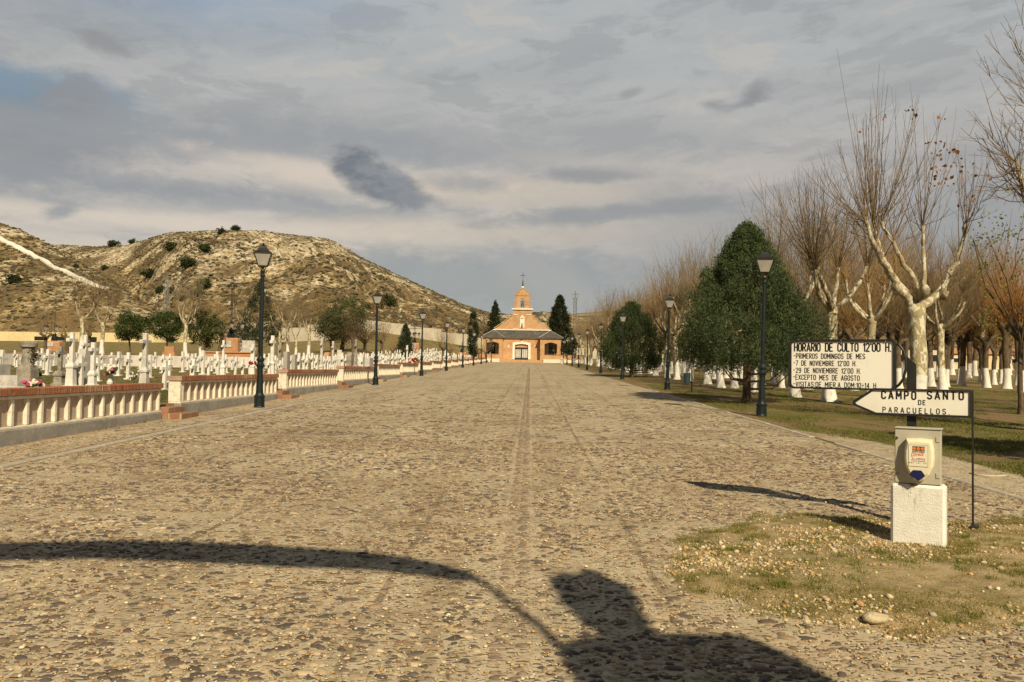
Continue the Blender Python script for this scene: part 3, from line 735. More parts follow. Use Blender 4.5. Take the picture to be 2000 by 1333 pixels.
# ------------------------------------------------------------------ street lamps
def make_lamp():
    r = thing('street_lamp', (0, 0, 0), 'x', 'street lamp')
    Z = .00405
    b = MB(); b.lathe([(.150, 0), (.150, .03), (.142, .05), (.138, .28), (.148, .30), (.150, .325), (.130, .35), (.104, .40), (.098, .46)], 20); b.build('lamp_base', M['iron'], r, smooth=False)
    b = MB(); b.lathe([(.096, .462), (.088, .70), (.076, 1.09), (.090, 1.11), (.092, 1.135), (.122, 1.17), (.124, 1.19), (.086, 1.235), (.080, 1.28), (.108, 1.32), (.108, 1.36), (.084, 1.40), (.062, 1.44)], 18); b.build('collar', M['iron'], r)
    b = MB(); b.lathe([(.060, 1.442), (.056, 2.4), (.050, 3.66), (.066, 3.68), (.068, 3.72), (.054, 3.75), (.058, 3.80), (.066, 3.83), (.060, 3.86)], 16); b.build('post', M['iron'], r)
    gal = MB(); gal.lathe([(.050, 3.862), (.035, 3.90), (.062, 3.955), (.02, 3.957)], 12)
    for k in range(4):
        a = R(45 + 90 * k); gal.tube([(.055 * math.cos(a), .055 * math.sin(a), 3.86), (.10 * math.cos(a), .10 * math.sin(a), 3.91), (.115 * math.cos(a), .115 * math.sin(a), 3.972)], .009, 5)
    gal.build('gallery', M['brass'], r)
    fr = MB(); zb, zt, wb, wt = 3.975, 4.315, .125, .225
    fr.bbox(-wb - .012, wb + .012, -wb - .012, wb + .012, zb - .012, zb + .01, .004)
    for sx in (-1, 1):
        for sy in (-1, 1):
            fr.tube([(sx * wb, sy * wb, zb), (sx * wt, sy * wt, zt)], .013, 4)
    for s1 in (-1, 1):
        fr.bbox(-wt - .012, wt + .012, s1 * wt - .014, s1 * wt + .014, zt - .012, zt + .018, .004); fr.bbox(s1 * wt - .014, s1 * wt + .014, -wt + .016, wt - .016, zt - .011, zt + .017, .004)
    lf = fr.build('lantern_frame', M['black'], r)
    pane = MB(); e = .006
    pane.add([(-wb + .01, -wb, zb + .012), (wb - .01, -wb, zb + .012), (wt - .012, -wt, zt - .012), (-wt + .012, -wt, zt - .012),
              (-wb + .01, -wb + e, zb + .012), (wb - .01, -wb + e, zb + .012), (wt - .012, -wt + e, zt - .012), (-wt + .012, -wt + e, zt - .012)],
             [(0, 1, 2, 3), (7, 6, 5, 4), (0, 4, 5, 1), (1, 5, 6, 2), (2, 6, 7, 3), (3, 7, 4, 0)])
    p0 = pane.build('glass', M['glass_milk'], lf)
    for k in (1, 2, 3):
        p = p0.copy(); p.rotation_euler = (0, 0, R(90 * k)); COL.objects.link(p); p.parent = lf
    rf = MB(); rf.lathe([(.33, 4.334), (.335, 4.345), (.25, 4.39), (.165, 4.47), (.115, 4.53), (.118, 4.54), (.075, 4.555)], 4, rot=R(45))
    rfo = rf.build('lantern_roof', M['black'], r)
    fi = MB(); fi.lathe([(.02, 4.556), (.045, 4.575), (.02, 4.59), (.03, 4.605), (.004, 4.64)], 8); fi.build('finial', M['black'], rfo)
    return r
lamp = make_lamp()
LY = [23.0, 40.0, 57.2, 75, 92.5, 110, 127, 144, 160]
nth = ['nearest', 'second', 'third', 'fourth', 'fifth', 'sixth', 'seventh', 'eighth', 'farthest']
first = True
for side, X in (('left', -7.55), ('right', 6.4)):
    for k, y in enumerate(LY):
        lab = '%s dark green street lamp in the row on the %s side of the avenue' % (nth[k], side)
        xx = X + (rr.uniform(-.08, .08) if k else 0)
        if side == 'right' and k == 1: xx = 6.62
        o = lamp if first else dup(lamp, label=lab); first = False
        o.location = (xx, y, SL * y); o['label'] = lab; o['group'] = 'street lamps along the %s side' % side
        o.rotation_euler = (0, R(1.0) if (side == 'right' and k < 2) else 0, R(14 if side == 'left' else -8) + rr.uniform(-.1, .1))

# ------------------------------------------------------------------ sign post with its two boards
PHI = R(27); nb_ = np.array([-math.sin(PHI), -math.cos(PHI), 0.0]); ub = np.array([math.cos(PHI), -math.sin(PHI), 0.0])
P0 = at_Y(1894, 1036, 7.86); P0[2] = SL * 7.86
def onb(px, py, off=0.0):
    """point of the sign plane under a pixel, in (along, up, out) coordinates"""
    d = pdir(px, py); o = np.array([0, 0, EYE]); k = np.dot(P0 + nb_ * off - o, nb_) / np.dot(d, nb_); p = o + d * k
    return float(np.dot(p - P0, ub)), float(p[2])
sp = thing('sign_post', (float(P0[0]), float(P0[1]), 0), 'black sign post with a white timetable board above a white arrow board', 'sign')
BM = Matrix(((ub[0], -nb_[0], 0), (ub[1], -nb_[1], 0), (0, 0, 1))).to_4x4()      # board coords: x along, y back, z up
def bb(b, name, m, parent, smooth=False): return b.xf(BM).build(name, m, parent, smooth)
def rrect(x0, x1, z0, z1, r, n=6):
    o = []
    for cx_, cz_, a0 in ((x1 - r, z1 - r, 0), (x0 + r, z1 - r, 90), (x0 + r, z0 + r, 180), (x1 - r, z0 + r, 270)):
        for k in range(n + 1): a = R(a0 + 90 * k / n); o.append((cx_ + r * math.cos(a), cz_ + r * math.sin(a)))
    return o
def ring(b, outer, inner, y0, y1):
    n = len(outer); V = [(p[0], y, p[1]) for y in (y0, y1) for p in outer] + [(p[0], y, p[1]) for y in (y0, y1) for p in inner]
    Fs = []
    for i in range(n):
        j = (i + 1) % n; Fs += [(i, j, 2 * n + j, 2 * n + i), (n + j, n + i, 3 * n + i, 3 * n + j), (j, i, n + i, n + j), (2 * n + i, 2 * n + j, 3 * n + j, 3 * n + i)]
    b.add(V, Fs)
xl, zt_ = onb(1546.5, 668.5); xr, _ = onb(1744, 671); _, zb_ = onb(1643, 757.5)
bo = bb(MB().prism(rrect(xl, xr, zb_, zt_, .035), 1, -.004, .004), 'timetable_board', M['board'], sp)
f = MB(); ring(f, rrect(xl - .032, xr + .030, zb_ - .020, zt_ + .026, .055), rrect(xl - .001, xr + .001, zb_ - .001, zt_ + .001, .034), -.018, .022); bb(f, 'frame', M['black'], bo)
# arrow board
ar = [onb(*p) for p in ((1671, 787), (1709, 763.5), (1893, 764.5), (1892, 812), (1716, 806.5))]
ar = [(a[0], a[1]) for a in ar]; zt2 = (ar[1][1] + ar[2][1]) / 2; zb2 = (ar[3][1] + ar[4][1]) / 2; zm = ar[0][1]
xa, xb_, xs_ = ar[0][0], ar[2][0], ar[1][0]
apoly = [(xa, zm), (xa + .012, zm - .014), (xs_ + .01, zb2), (xb_, zb2), (xb_, zt2), (xs_ - .005, zt2), (xa + .012, zm + .014)]
ao = bb(MB().prism(apoly, 1, -.004, .004), 'arrow_board', M['board'], sp)
op = [(xa - .03, zm), (xa - .012, zm - .028), (xs_ + .004, zb2 - .022), (xb_ + .016, zb2 - .022), (xb_ + .016, zt2 + .018), (xs_ - .012, zt2 + .018), (xa - .012, zm + .028)]
f = MB(); ring(f, op, apoly, -.016, .020); bb(f, 'frame', M['black'], ao)
# main square post, cut off aslant, its lower half hidden by the cabinet; D-shaped bracket
xp0, _ = onb(1768, 740); xp1, _ = onb(1789, 740); _, zp0 = onb(1770, 696); _, zp1 = onb(1788, 712)
yb = .035
xp0 += .012
p = MB(); w_ = xp1 - xp0
p.add([(xp0, yb, -.1), (xp1, yb, -.1), (xp1, yb + w_, -.1), (xp0, yb + w_, -.1), (xp0, yb, zp0), (xp1, yb, zp1), (xp1, yb + w_, zp1), (xp0, yb + w_, zp0)],
      [(0, 3, 2, 1), (4, 5, 6, 7), (0, 1, 5, 4), (1, 2, 6, 5), (2, 3, 7, 6), (3, 0, 4, 7)])
bb(p, 'post', M['black'], sp)
pts = [onb(*q) for q in ((1747, 671), (1757, 675), (1765, 686), (1769, 703), (1769, 722), (1764, 741), (1756, 752), (1747, 758))]
b = MB(); b.tube([(q[0], .005, q[1]) for q in pts], .013, 8); bb(b, 'bracket', M['black'], sp, True)
xr0, zr0 = onb(1895, 770); b = MB(); b.bbox(xb_ + .018, xb_ + .036, -.01, .008, .14, zt2 + .018, .003); bb(b, 'support_rod', M['black'], sp)
b = MB(); b.bbox(xb_ + .010, xb_ + .075, -.13, .02, .10, .225, .004); bb(b, 'foot', M['black'], sp)
def _arc(cx, cy, rx, ry, a0, a1, n=7): return [(cx + rx * math.cos(R(a0 + (a1 - a0) * k / n)), cy + ry * math.sin(R(a0 + (a1 - a0) * k / n))) for k in range(n + 1)]
def glyph(c, w=.40):
    """single-stroke signwriter's letters on a grid one high"""
    h = w / 2; q = .24
    O = _arc(h, 1 - q, h, q, 0, 180) + _arc(h, q, h, q, 180, 360) + [(w, 1 - q)]
    S_ = _arc(h, .76, h, .24, 15, 180) + [(.03, .62), (h * .7, .53), (w - .05, .42), (w, .34)] + _arc(h, .24, h, .24, 0, -165)
    G = {'A': [[(0, 0), (h + .02, 1), (w + .04, 0)], [(.07, .27), (w - .03, .27)]], 'B': [[(0, 0), (0, 1), (h, 1)] + _arc(h, .76, h, .24, 90, -90) + [(0, .52)], [(h, .52)] + _arc(h, .26, h, .26, 90, -90) + [(0, 0)]],
         'C': [_arc(h, 1 - q, h, q, 0, 180) + _arc(h, q, h, q, 180, 360)], 'D': [[(0, 0), (0, 1), (h * .8, 1)] + _arc(h, 1 - q, h, q, 80, 0) + _arc(h, q, h, q, 0, -80) + [(0, 0)]],
         'E': [[(w * .9, 1), (0, 1), (0, 0), (w * .9, 0)], [(0, .52), (w * .75, .52)]], 'G': [_arc(h, 1 - q, h, q, 0, 180) + _arc(h, q, h, q, 180, 360) + [(w, .46), (h, .46)]],
         'H': [[(0, 0), (0, 1)], [(w, 0), (w, 1)], [(0, .52), (w, .52)]], 'I': [[(0, 0), (0, 1)]], 'L': [[(0, 1), (0, 0), (w * .85, 0)]], 'M': [[(0, 0), (0, 1), (w * .62, .35), (w * 1.24, 1), (w * 1.24, 0)]],
         'N': [[(0, 0), (0, 1), (w, 0), (w, 1)]], 'O': [O], '0': [O], 'P': [[(0, 0), (0, 1), (h, 1)] + _arc(h, .73, h, .27, 90, -90) + [(0, .46)]], 'R': [[(0, 0), (0, 1), (h, 1)] + _arc(h, .75, h, .25, 90, -90) + [(0, .50)], [(h * .8, .50), (w, 0)]],
         'S': [S_], 'T': [[(0, 1), (w, 1)], [(h, 1), (h, 0)]], 'U': [[(0, 1)] + _arc(h, q, h, q, 180, 360) + [(w, 1)]], 'V': [[(0, 1), (h, 0), (w, 1)]], 'X': [[(0, 0), (w, 1)], [(0, 1), (w, 0)]],
         '1': [[(0, .78), (.14, 1), (.14, 0)]], '2': [_arc(h, .74, h, .26, 165, -25) + [(0, 0), (w, 0)]], '4': [[(w * .7, 0), (w * .7, 1), (0, .25), (w, .25)]], '7': [[(0, 1), (w, 1), (w * .3, 0)]],
         '9': [_arc(h, .72, h, .28, 0, 360, 12), [(w, .72)] + _arc(h, .25, h, .25, 0, -150)], '-': [[(0, .56), (w * .7, .56)]], '.': [[(0, 0), (.03, 0)]], ':': [[(0, .12), (.03, .12)], [(0, .66), (.03, .66)]], "'": [[(.03, 1.02), (0, .84)]],
         '\u00f7': [[(0, .5), (w * .8, .5)], [(w * .38, .82), (w * .42, .82)], [(w * .38, .18), (w * .42, .18)]], ' ': []}
    return G[c]
def words(name, items, parent, m, yoff=-.0052, M4=BM):
    """items: (text, x, z, width, height, weight, shear, spacing, turn) -> one mesh of lettering"""
    b = MB()
    for it in items:
        s, x0, z0, w, h = it[:5]; wt = it[5] if len(it) > 5 else .11; shr = it[6] if len(it) > 6 else 0.0; spc = it[7] if len(it) > 7 else .24; rot = it[8] if len(it) > 8 else 0.0
        st_ = []; x = 0
        for ch_ in s:
            g_ = glyph(ch_) if ch_ != ' ' else []; wd = max([p[0] for l in g_ for p in l] or [.20 if ch_ == ' ' else 0])
            st_ += [[(p[0] + x, p[1]) for p in l] for l in g_]; x += wd + spc + (.16 if ch_ == ' ' else 0)
        tot = x - spc; kx = (w - wt * h) / tot; kz = h * (1 - wt); r = wt * h / 2; cr_, sr_ = math.cos(rot), math.sin(rot); e = 0
        for l in st_:
            P = [(p[0] * kx + r + shr * p[1] * h, p[1] * kz + r) for p in l]
            for (ax, ay), (bx_, by_) in zip(P[:-1], P[1:]):
                L = math.hypot(bx_ - ax, by_ - ay) + 1e-9; ux, uy = (bx_ - ax) / L * r, (by_ - ay) / L * r; e = (e + 1) % 3; k_ = .55
                cs = [(ax - uy - ux * k_, ay + ux - uy * k_), (ax + uy - ux * k_, ay - ux - uy * k_), (bx_ + uy + ux * k_, by_ - ux + uy * k_), (bx_ - uy + ux * k_, by_ + ux + uy * k_)]
                b.add([(x0 + c_[0] * cr_ - c_[1] * sr_, yoff - .00008 * e, z0 + c_[0] * sr_ + c_[1] * cr_) for c_ in cs], [(0, 1, 2, 3)])
    return b.xf(M4).build(name, m, parent)
def line(s, px, py, px1, h, wt=.12, spc=.24):
    a = onb(px, py); c_ = onb(px1, py); d1 = onb(px, py - h)
    return (s, a[0], a[1], c_[0] - a[0], d1[1] - a[1], wt, 0.0, spc)
words('lettering', [line("HORARIO DE CULTO 12'00 H.", 1550.6, 687.4, 1741, 17.2, .145, .20), line('-PRIMEROS DOMINGOS DE MES', 1550, 701.2, 1690, 10.8, .135), line("-7 DE NOVIEMBRE 12'00 H.", 1549.6, 714.8, 1673, 10.6, .135),
                    line("-29 DE NOVIEMBRE 12'00 H.", 1549.4, 728.8, 1681.5, 10.6, .135), line('-EXCEPTO MES DE AGOSTO', 1549, 742.2, 1679.5, 10.6, .135), line('-VISITAS:DE MIER.A DOM:10\u00f714 H', 1549, 755.6, 1711.5, 10.4, .135)], bo, M['ink'])
words('lettering', [line('CAMPO', 1720.8, 780.2, 1790, 17.4, .17, .40), line('SANTO', 1810, 780.8, 1883, 17.4, .17, .40), line('DE', 1793, 791.7, 1808, 10.4, .17, .34),
                    line('PARACUELLOS.', 1723.5, 806.0, 1855, 11.4, .15, .50)], ao, M['ink'])

b = MB()
for (ax, az_) in ((xl + .03, zt_ - .012), (xr - .03, zt_ - .012), (xl + .03, zb_ + .012), (xr - .03, zb_ + .012)): pass
for q in ((1560, 664.5), (1643, 665.5), (1730, 667)):
    a_ = onb(*q); b.tube([(a_[0], -.019, a_[1]), (a_[0], -.026, a_[1])], .006, 6)
bb(b, 'bolts', M['steel'], bo)
# ------------------------------------------------------------------ white pedestal, cabinet, siren
PB = R(30); gp = on_ground(1788, 1073); gx, gy = gp[0] - .022, gp[1] - .085
def lx(px, py, Yd): return at_Y(px, py, Yd)
CM = Matrix.Rotation(-PB, 4, 'Z')            # local x along the face, local -y outwards
def rot_obj(o, loc): o.location = loc; o.rotation_euler = (0, 0, -PB); return o
hw = .209; zg = SL * gy
pe = MB(); pe.bbox(-hw, hw, 0, .22, -.12, .555, .022)
ped = pe.build('pedestal', M['whitewash']); rot_obj(ped, (gx, gy, zg)); tag(ped, 'whitewashed rough concrete block standing on the gravel under the grey cabinet', 'plinth')
# rust and dirt run down its face from the cabinet
n = bsdf('whitewashed_block_with_dirt_run', .85, .2); v = n.obj; x, y, z = n.sep(v)
f_ = n.noise(v, 9, 5, .6); c = n.mix(n.sstep(f_, .4, .7), (.80, .78, .72), (.72, .69, .61))
run = n.noise(n.scale(v, (1, 1, .16)), 32, 5, .7)
msk = n.math('MULTIPLY', n.sstep(n.math('ABSOLUTE', n.math('SUBTRACT', x, -.035)), .10, .0), n.sstep(z, .18, .56))
c = n.mix(n.math('MULTIPLY', n.sstep(run, .5, .62), msk), c, (.42, .33, .20))
tri = n.sstep(n.math('ADD', n.math('ABSOLUTE', n.math('SUBTRACT', x, -.035)), n.math('MULTIPLY', n.math('SUBTRACT', .56, z), 1.1)), .055, .02)
c = n.mix(n.math('MULTIPLY', tri, n.sstep(f_, .35, .5)), c, (.26, .19, .11))
c = n.mix(n.math('MULTIPLY', n.sstep(n.noise(v, 30, 4), .56, .68), n.sstep(z, .42, .56)), c, (.50, .44, .34))
c = n.mix(n.math('MULTIPLY', n.sstep(n.noise(v, 18, 4), .5, .64), n.sstep(z, .07, .0)), c, (.42, .34, .23))
n.l.new(c, n.b.inputs['Base Color']); bump(n, n.math('ADD', n.noise(n.scale(v, (1, 1, 2)), 26, 5), n.noise(v, 90, 3)), .45, .012)
ped.data.materials[0] = n.m
fo = MB(); fo.bbox(-hw - .05, hw + .05, -.07, .27, -.10, .018, .012); fo = fo.build('pedestal_footing', M['slab']); rot_obj(fo, (gx, gy, zg + .035)); tag(fo, 'thin worn concrete footing in the gravel under the whitewashed block', 'footing')
# box-shaped details
cabz = zg + .557; cw = .177; ch = .468; cd = .17
cab = thing('electric_cabinet', (gx, gy, cabz), 'grey steel cabinet with a cream alarm siren, standing on the whitewashed block', 'cabinet'); cab.rotation_euler = (0, 0, -PB)
MB().bbox(-cw + .012, cw - .004, .052, cd, 0, ch - .012, .004).build('body', M['cabinet'], cab)
dr = MB(); dr.bbox(-cw, cw, .018, .050, .004, ch - .006, .006); dr = dr.build('door', M['cabinet'], cab)
MB().bbox(-cw, cw + .006, .008, cd + .02, ch - .004, ch + .006, .003).build('lid', M['cabinet'], cab)
for zz in (.085, .385):
    hg = MB(); hg.bbox(.138, .166, .0105, .0175, zz - .022, zz + .022, .002); hg.build('hinge', M['cabinet'], dr)
    lk = MB(); lk.tube([(-.158, .0175, zz + .0), (-.158, .006, zz + .0)], .011, 10); lk.build('lock', M['steel'], dr)
    MB().tube([(-.158, .0055, zz), (-.158, .003, zz)], .0065, 8).build('keyhole', M['ink'], dr)
sr = thing('alarm_siren', (gx, gy, cabz), 'cream alarm siren with printed sticker and dark blue lens, mounted on the grey cabinet door', 'alarm'); sr.rotation_euler = (0, 0, -PB)
out_ = [(-.098, .385), (-.112, .30), (-.114, .22), (-.106, .155), (-.075, .085), (-.035, .042), (.0, .028), (.035, .042), (.075, .085), (.106, .155), (.114, .22), (.112, .30), (.098, .385), (0, .392)]
def inset(poly, k, c=(0, .22)): return [(c[0] + (p[0] - c[0]) * k, c[1] + (p[1] - c[1]) * k) for p in poly]
b = MB(); nn = len(out_); lay = [(out_, .017), (out_, -.012), (inset(out_, .97), -.045), (inset(out_, .82), -.068)]
vs = [(p[0], y, p[1]) for poly, y in lay for p in poly]; fs = []
for i in range(3):
    for k in range(nn): fs.append((i * nn + k, (i + 1) * nn + k, (i + 1) * nn + (k + 1) % nn, i * nn + (k + 1) % nn))
fs.append(tuple(range(3 * nn, 4 * nn))); fs.append(tuple(range(nn - 1, -1, -1))); b.add(vs, fs)
b.xf(Matrix.Translation((.016, 0, 0))); shell = b.build('shell', M['siren'], sr)
b = MB(); hexa = [(-.056, .088), (-.026, .128), (.036, .128), (.066, .085), (.012, .040)]
b.prism(hexa, 1, -.080, -.05); b.build('lens', M['blueglass'], sr)
st_ = MB(); st_.box(-.063, .087, -.0705, -.0692, .158, .338); sk = st_.build('sticker', M['sticker'], shell)
IM = Matrix.Identity(4); y0_ = -.0716
def script_word(items, parent, m, yo):
    for s, x0, z0, w, h, rot in items:
        cu = bpy.data.curves.new('t', 'FONT'); cu.body = s; cu.shear = .35; cu.offset = .012; cu.resolution_u = 2
        o = bpy.data.objects.new('t', cu); me = bpy.data.meshes.new_from_object(o); v = np.array([q.co[:] for q in me.vertices]); lo, hi = v.min(0), v.max(0); v = (v - lo) / np.maximum(hi - lo, 1e-6)
        X_, Z_ = v[:, 0] * w, v[:, 1] * h; b = MB(); b.add([(x0 + a * math.cos(rot) - c_ * math.sin(rot), yo, z0 + a * math.sin(rot) + c_ * math.cos(rot)) for a, c_ in zip(X_, Z_)], [tuple(q.vertices) for q in me.polygons])
        bpy.data.objects.remove(o); bpy.data.meshes.remove(me); bpy.data.curves.remove(cu); b.build('lettering', m, parent)
lg = MB(); lg.box(-.032, .060, y0_ + .0004, y0_ + .0006, .276, .326); lg.build('emblem_ground', M['darkprint'], shell)
dsc = MB()
for k in range(3): dsc.prism([(-.0175 + .0305 * k + .0135 * math.cos(R(a)), .308 + .0135 * math.sin(R(a))) for a in range(0, 360, 24)], 1, y0_ - .0004, y0_)
dsc.build('emblem', M['orange'], shell)
words('lettering', [('SECURITAS', -.030, .2785, .088, .013, .16)], shell, M['petalwhite'], y0_ - .0003, IM)
script_word([('Direct', -.040, .238, .098, .034, .14)], shell, M['redprint'], y0_)
words('lettering', [('ALARMA', -.038, .212, .102, .019, .15)], shell, M['redprint'], y0_, IM)
words('lettering', [('ATENCION PERMANENTE', -.042, .1995, .110, .007, .15), ('902 121 121', -.058, .183, .135, .010, .18, 0, .55)], shell, M['darkprint'], y0_, IM)
fr_ = MB(); ring(fr_, [(-.062, .159), (.086, .159), (.086, .337), (-.062, .337)], [(-.0605, .1605), (.0845, .1605), (.0845, .3355), (-.0605, .3355)], y0_, y0_ + .0004); fr_.build('border', M['darkprint'], shell)

# ------------------------------------------------------------------ litter bin, pale branch, bollards
bn = on_ground(1351, 768); r = thing('litter_bin', tuple(map(float, bn)), 'dark blue litter bin hung on a short black post on the grass', 'bin')
MB().tube([(0, 0, -.1), (0, 0, 1.0)], .03, 8).build('post', M['black'], r)
MB().lathe([(.12, .42), (.15, .44), (.165, .86), (.175, .88), (.15, .885), (.14, .5)], 14, c=(-.21, .02, 0)).build('bucket', M['bin'], r)
pts = [on_ground(1893, 927), on_ground(1912, 931), on_ground(1935, 933), on_ground(1962, 932.5), on_ground(1968, 930)]
b = MB(); b.tube([(q[0], q[1], q[2] + .018) for q in pts], [.010, .014, .013, .012, .02], 6); tag(b.build('fallen_branch', M['branchpale'], smooth=True), 'thin pale peeled branch lying across the grass right of the support rod', 'branch')
def stripe_mat():
    n = bsdf('black_white_bands', .6, .3); x, y, z = n.sep(n.obj); s_ = n.math('FRACT', n.math('MULTIPLY', z, 2.6))
    n.l.new(n.mix(n.math('GREATER_THAN', s_, .5), (.70, .67, .60), (.02, .02, .02)), n.b.inputs['Base Color']); return n.m
M['stripe'] = stripe_mat()
for X, lab in ((-8.15, 'left'), (7.0, 'right')):
    y = 168.0; r = thing('banded_post', (X, y, SL * y), 'black and white banded post with small lantern at the %s end of the chapel terrace' % lab, 'lamp post', 'banded posts before the chapel')
    MB().lathe([(.16, 0), (.16, 1.9), (.10, 1.95)], 10).build('banded_base', M['stripe'], r)
    MB().lathe([(.06, 1.952), (.05, 4.0)], 8).build('post', M['black'], r)
    MB().lathe([(.10, 4.002), (.20, 4.42), (.10, 4.44)], 6).build('lantern', M['glass_milk'], r)
    MB().lathe([(.24, 4.442), (.06, 4.7), (.01, 4.8)], 6).build('lantern_roof', M['black'], r)
for X, lab in ((5.8, 'nearer the avenue'), (8.0, 'nearer the tree row')):
    q = (X, 150.0, SL * 150); r = thing('stone_bollard', q, 'small pale stone bollard on the grass right of the chapel, %s' % lab, 'bollard', 'stone bollards by the chapel')
    MB().bbox(-.25, .25, -.2, .2, -.1, .75, .06).build('shaft', M['marble'], r); MB().bbox(-.34, .34, -.28, .28, .752, .98, .06).build('cap', M['marble'], r)
# ------------------------------------------------------------------ chapel
CY = 172.0; cxw = at_Y(1018.3, 701, CY)[0]; cz0 = SL * CY + .62
ch = thing('chapel', (float(cxw), CY, cz0), 'small orange brick chapel with bell gable and slate porch roof ending the avenue', 'chapel')
Bk, Wh = M['chapelbrick'], M['white']
def arch_wall(b, x0, x1, y0, y1, z0, z1, ox0, ox1, oz0, osp, rise, m=0, n=8):
    """wall with a segmental arched opening"""
    if ox0 > x0: b.box(x0, ox0, y0, y1, z0, z1, m)
    if ox1 < x1: b.box(ox1, x1, y0, y1, z0, z1, m)
    if oz0 > z0: b.box(ox0, ox1, y0, y1, z0, oz0, m)
    arc = [(ox0 + (ox1 - ox0) * k / n, osp + rise * math.sin(math.pi * k / n)) for k in range(n + 1)]
    b.prism([(ox0, z1)] + arc + [(ox1, z1)], 1, y0, y1, m)
WF, RF = -2.0, 0.0     # wing fronts stand forward of the recessed front
def wing(x0, x1, ox0, ox1, inner):
    b = MB(); arch_wall(b, x0, x1, WF, WF + .4, -.2, 4.38, ox0, ox1, 1.0, 3.15, .35)
    arch_wall(b, x0, x1, 4.2, 4.6, -.2, 4.38, ox0, ox1, 1.0, 3.15, .35)
    b.build('porch_wall', Bk, ch)
    b = MB(); xo, xi = (x0, x1) if inner > 0 else (x1, x0)
    s = 1 if inner > 0 else -1
    b.box(min(xo, xo + s * .4), max(xo, xo + s * .4), WF + .402, 4.198, -.2, 1.0); b.box(min(xo, xo + s * .4), max(xo, xo + s * .4), WF + .402, 4.198, 3.3, 4.38)
    b.box(min(xi, xi - s * .35), max(xi, xi - s * .35), WF + .402, 4.198, -.2, 4.38)
    b.build('porch_side', M['chapelside'], ch)
wing(-8.0, -3.85, -7.25, -4.65, 1); wing(3.85, 8.1, 4.75, 7.35, -1)
# recessed front with the doorway
b = MB(); arch_wall(b, -3.846, 3.846, RF, RF + .4, -.2, 4.30, -1.4, 1.4, -.1, 2.95, .22); b.build('front_wall', Bk, ch)
b = MB(); n_ = 10
inn = [(-1.402, 0)] + [(-1.4 + 2.8 * k / n_, 2.95 + .22 * math.sin(math.pi * k / n_)) for k in range(n_ + 1)] + [(1.402, 0)]
outr = [(-1.88, 0)] + [(-1.86 + 3.72 * k / n_, 3.42 + .18 * math.sin(math.pi * k / n_)) for k in range(n_ + 1)] + [(1.88, 0)]
ring(b, outr, inn, -.10, -.004); b.box(-.2, .2, -.14, -.102, 3.50, 3.82); b.build('door_surround', Wh, ch)
dd = MB(); dd.box(-1.39, 1.39, .30, .36, 2.45, 3.18); dd.build('lintel_panel', M['chapelside'], ch)
for s in (-1, 1):
    d0 = MB(); xs0 = sorted((s * .02, s * 1.36)); ring(d0, [(xs0[0], 0), (xs0[1], 0), (xs0[1], 2.42), (xs0[0], 2.42)], [(xs0[0] + .10, .28), (xs0[1] - .10, .28), (xs0[1] - .10, 2.12), (xs0[0] + .10, 2.12)], .18, .26)
    d0.box(xs0[0] + .1, xs0[1] - .1, .20, .24, 2.13, 2.41); xm = (xs0[0] + xs0[1]) / 2
    for q in (-.22, .22): d0.box(xm + q - .02, xm + q + .02, .19, .23, .281, 2.119)
    lf = d0.build('door', M['black'], ch); MB().box(xs0[0] + .101, xs0[1] - .101, .265, .275, .281, 2.119).build('pane', M['marble'], lf)
    MB().ball((s * .1, .13, 1.2), .05, 8).build('handle', M['brass'], lf)
for x in (-2.72, 2.78): MB().bbox(x - .13, x + .13, -.08, -.003, 2.45, 2.85, .02).build('wall_lamp', Wh, ch)
b = MB(); b.box(-.03, .03, -.22, -.16, 3.84, 4.28); b.box(-.16, .16, -.22, -.16, 4.02, 4.08); b.build('iron_cross', M['black'], ch)
# eaves and porch roof
b = MB(); b.box(-8.35, -3.6, WF - .3, WF - .002, 4.25, 4.42); b.box(3.6, 8.45, WF - .3, WF - .002, 4.25, 4.42); b.box(-3.598, 3.598, RF - .3, RF - .003, 4.25, 4.42); b.build('eaves_cornice', M['plaster'], ch)
b = MB(); zt, ze = 6.1, 4.43; yt = 2.6
def sl_(b, pts, th=.1):
    k = len(pts); b.add(pts + [(p[0], p[1], p[2] - th) for p in pts], [tuple(range(k)), tuple(range(2 * k - 1, k - 1, -1))] + [(i, i + k, (i + 1) % k + k, (i + 1) % k) for i in range(k)])
sl_(b, [(-3.7, RF - .4, ze), (3.7, RF - .4, ze), (5.9, yt, zt), (-5.9, yt, zt)])
sl_(b, [(-8.5, WF - .4, ze), (-3.55, WF - .4, ze), (-5.95, yt - .1, zt + .03)])
sl_(b, [(-3.55, WF - .4, ze), (-3.55, RF + .1, ze), (-5.95, yt - .1, zt + .03)])
sl_(b, [(-8.5, 4.8, ze), (-8.5, WF - .4, ze), (-5.95, yt - .1, zt + .03), (-5.95, 4.8, zt + .03)])
sl_(b, [(3.55, WF - .4, ze), (8.6, WF - .4, ze), (6.0, yt - .1, zt + .03)])
sl_(b, [(3.55, RF + .1, ze), (3.55, WF - .4, ze), (6.0, yt - .1, zt + .03)])
sl_(b, [(8.6, WF - .4, ze), (8.6, 4.8, ze), (6.0, 4.8, zt + .03), (6.0, yt - .1, zt + .03)])
b.build('porch_roof', M['slate'], ch)
b = MB()
for x0, x1 in ((-3.55, -5.95), (3.55, 6.0), (-8.5, -5.95), (8.6, 6.0)): b.tube([(x0, WF - .42, ze + .04), (x1, yt - .1, zt + .08)], .06, 5)
b.build('hip_ridge', M['marble'], ch)
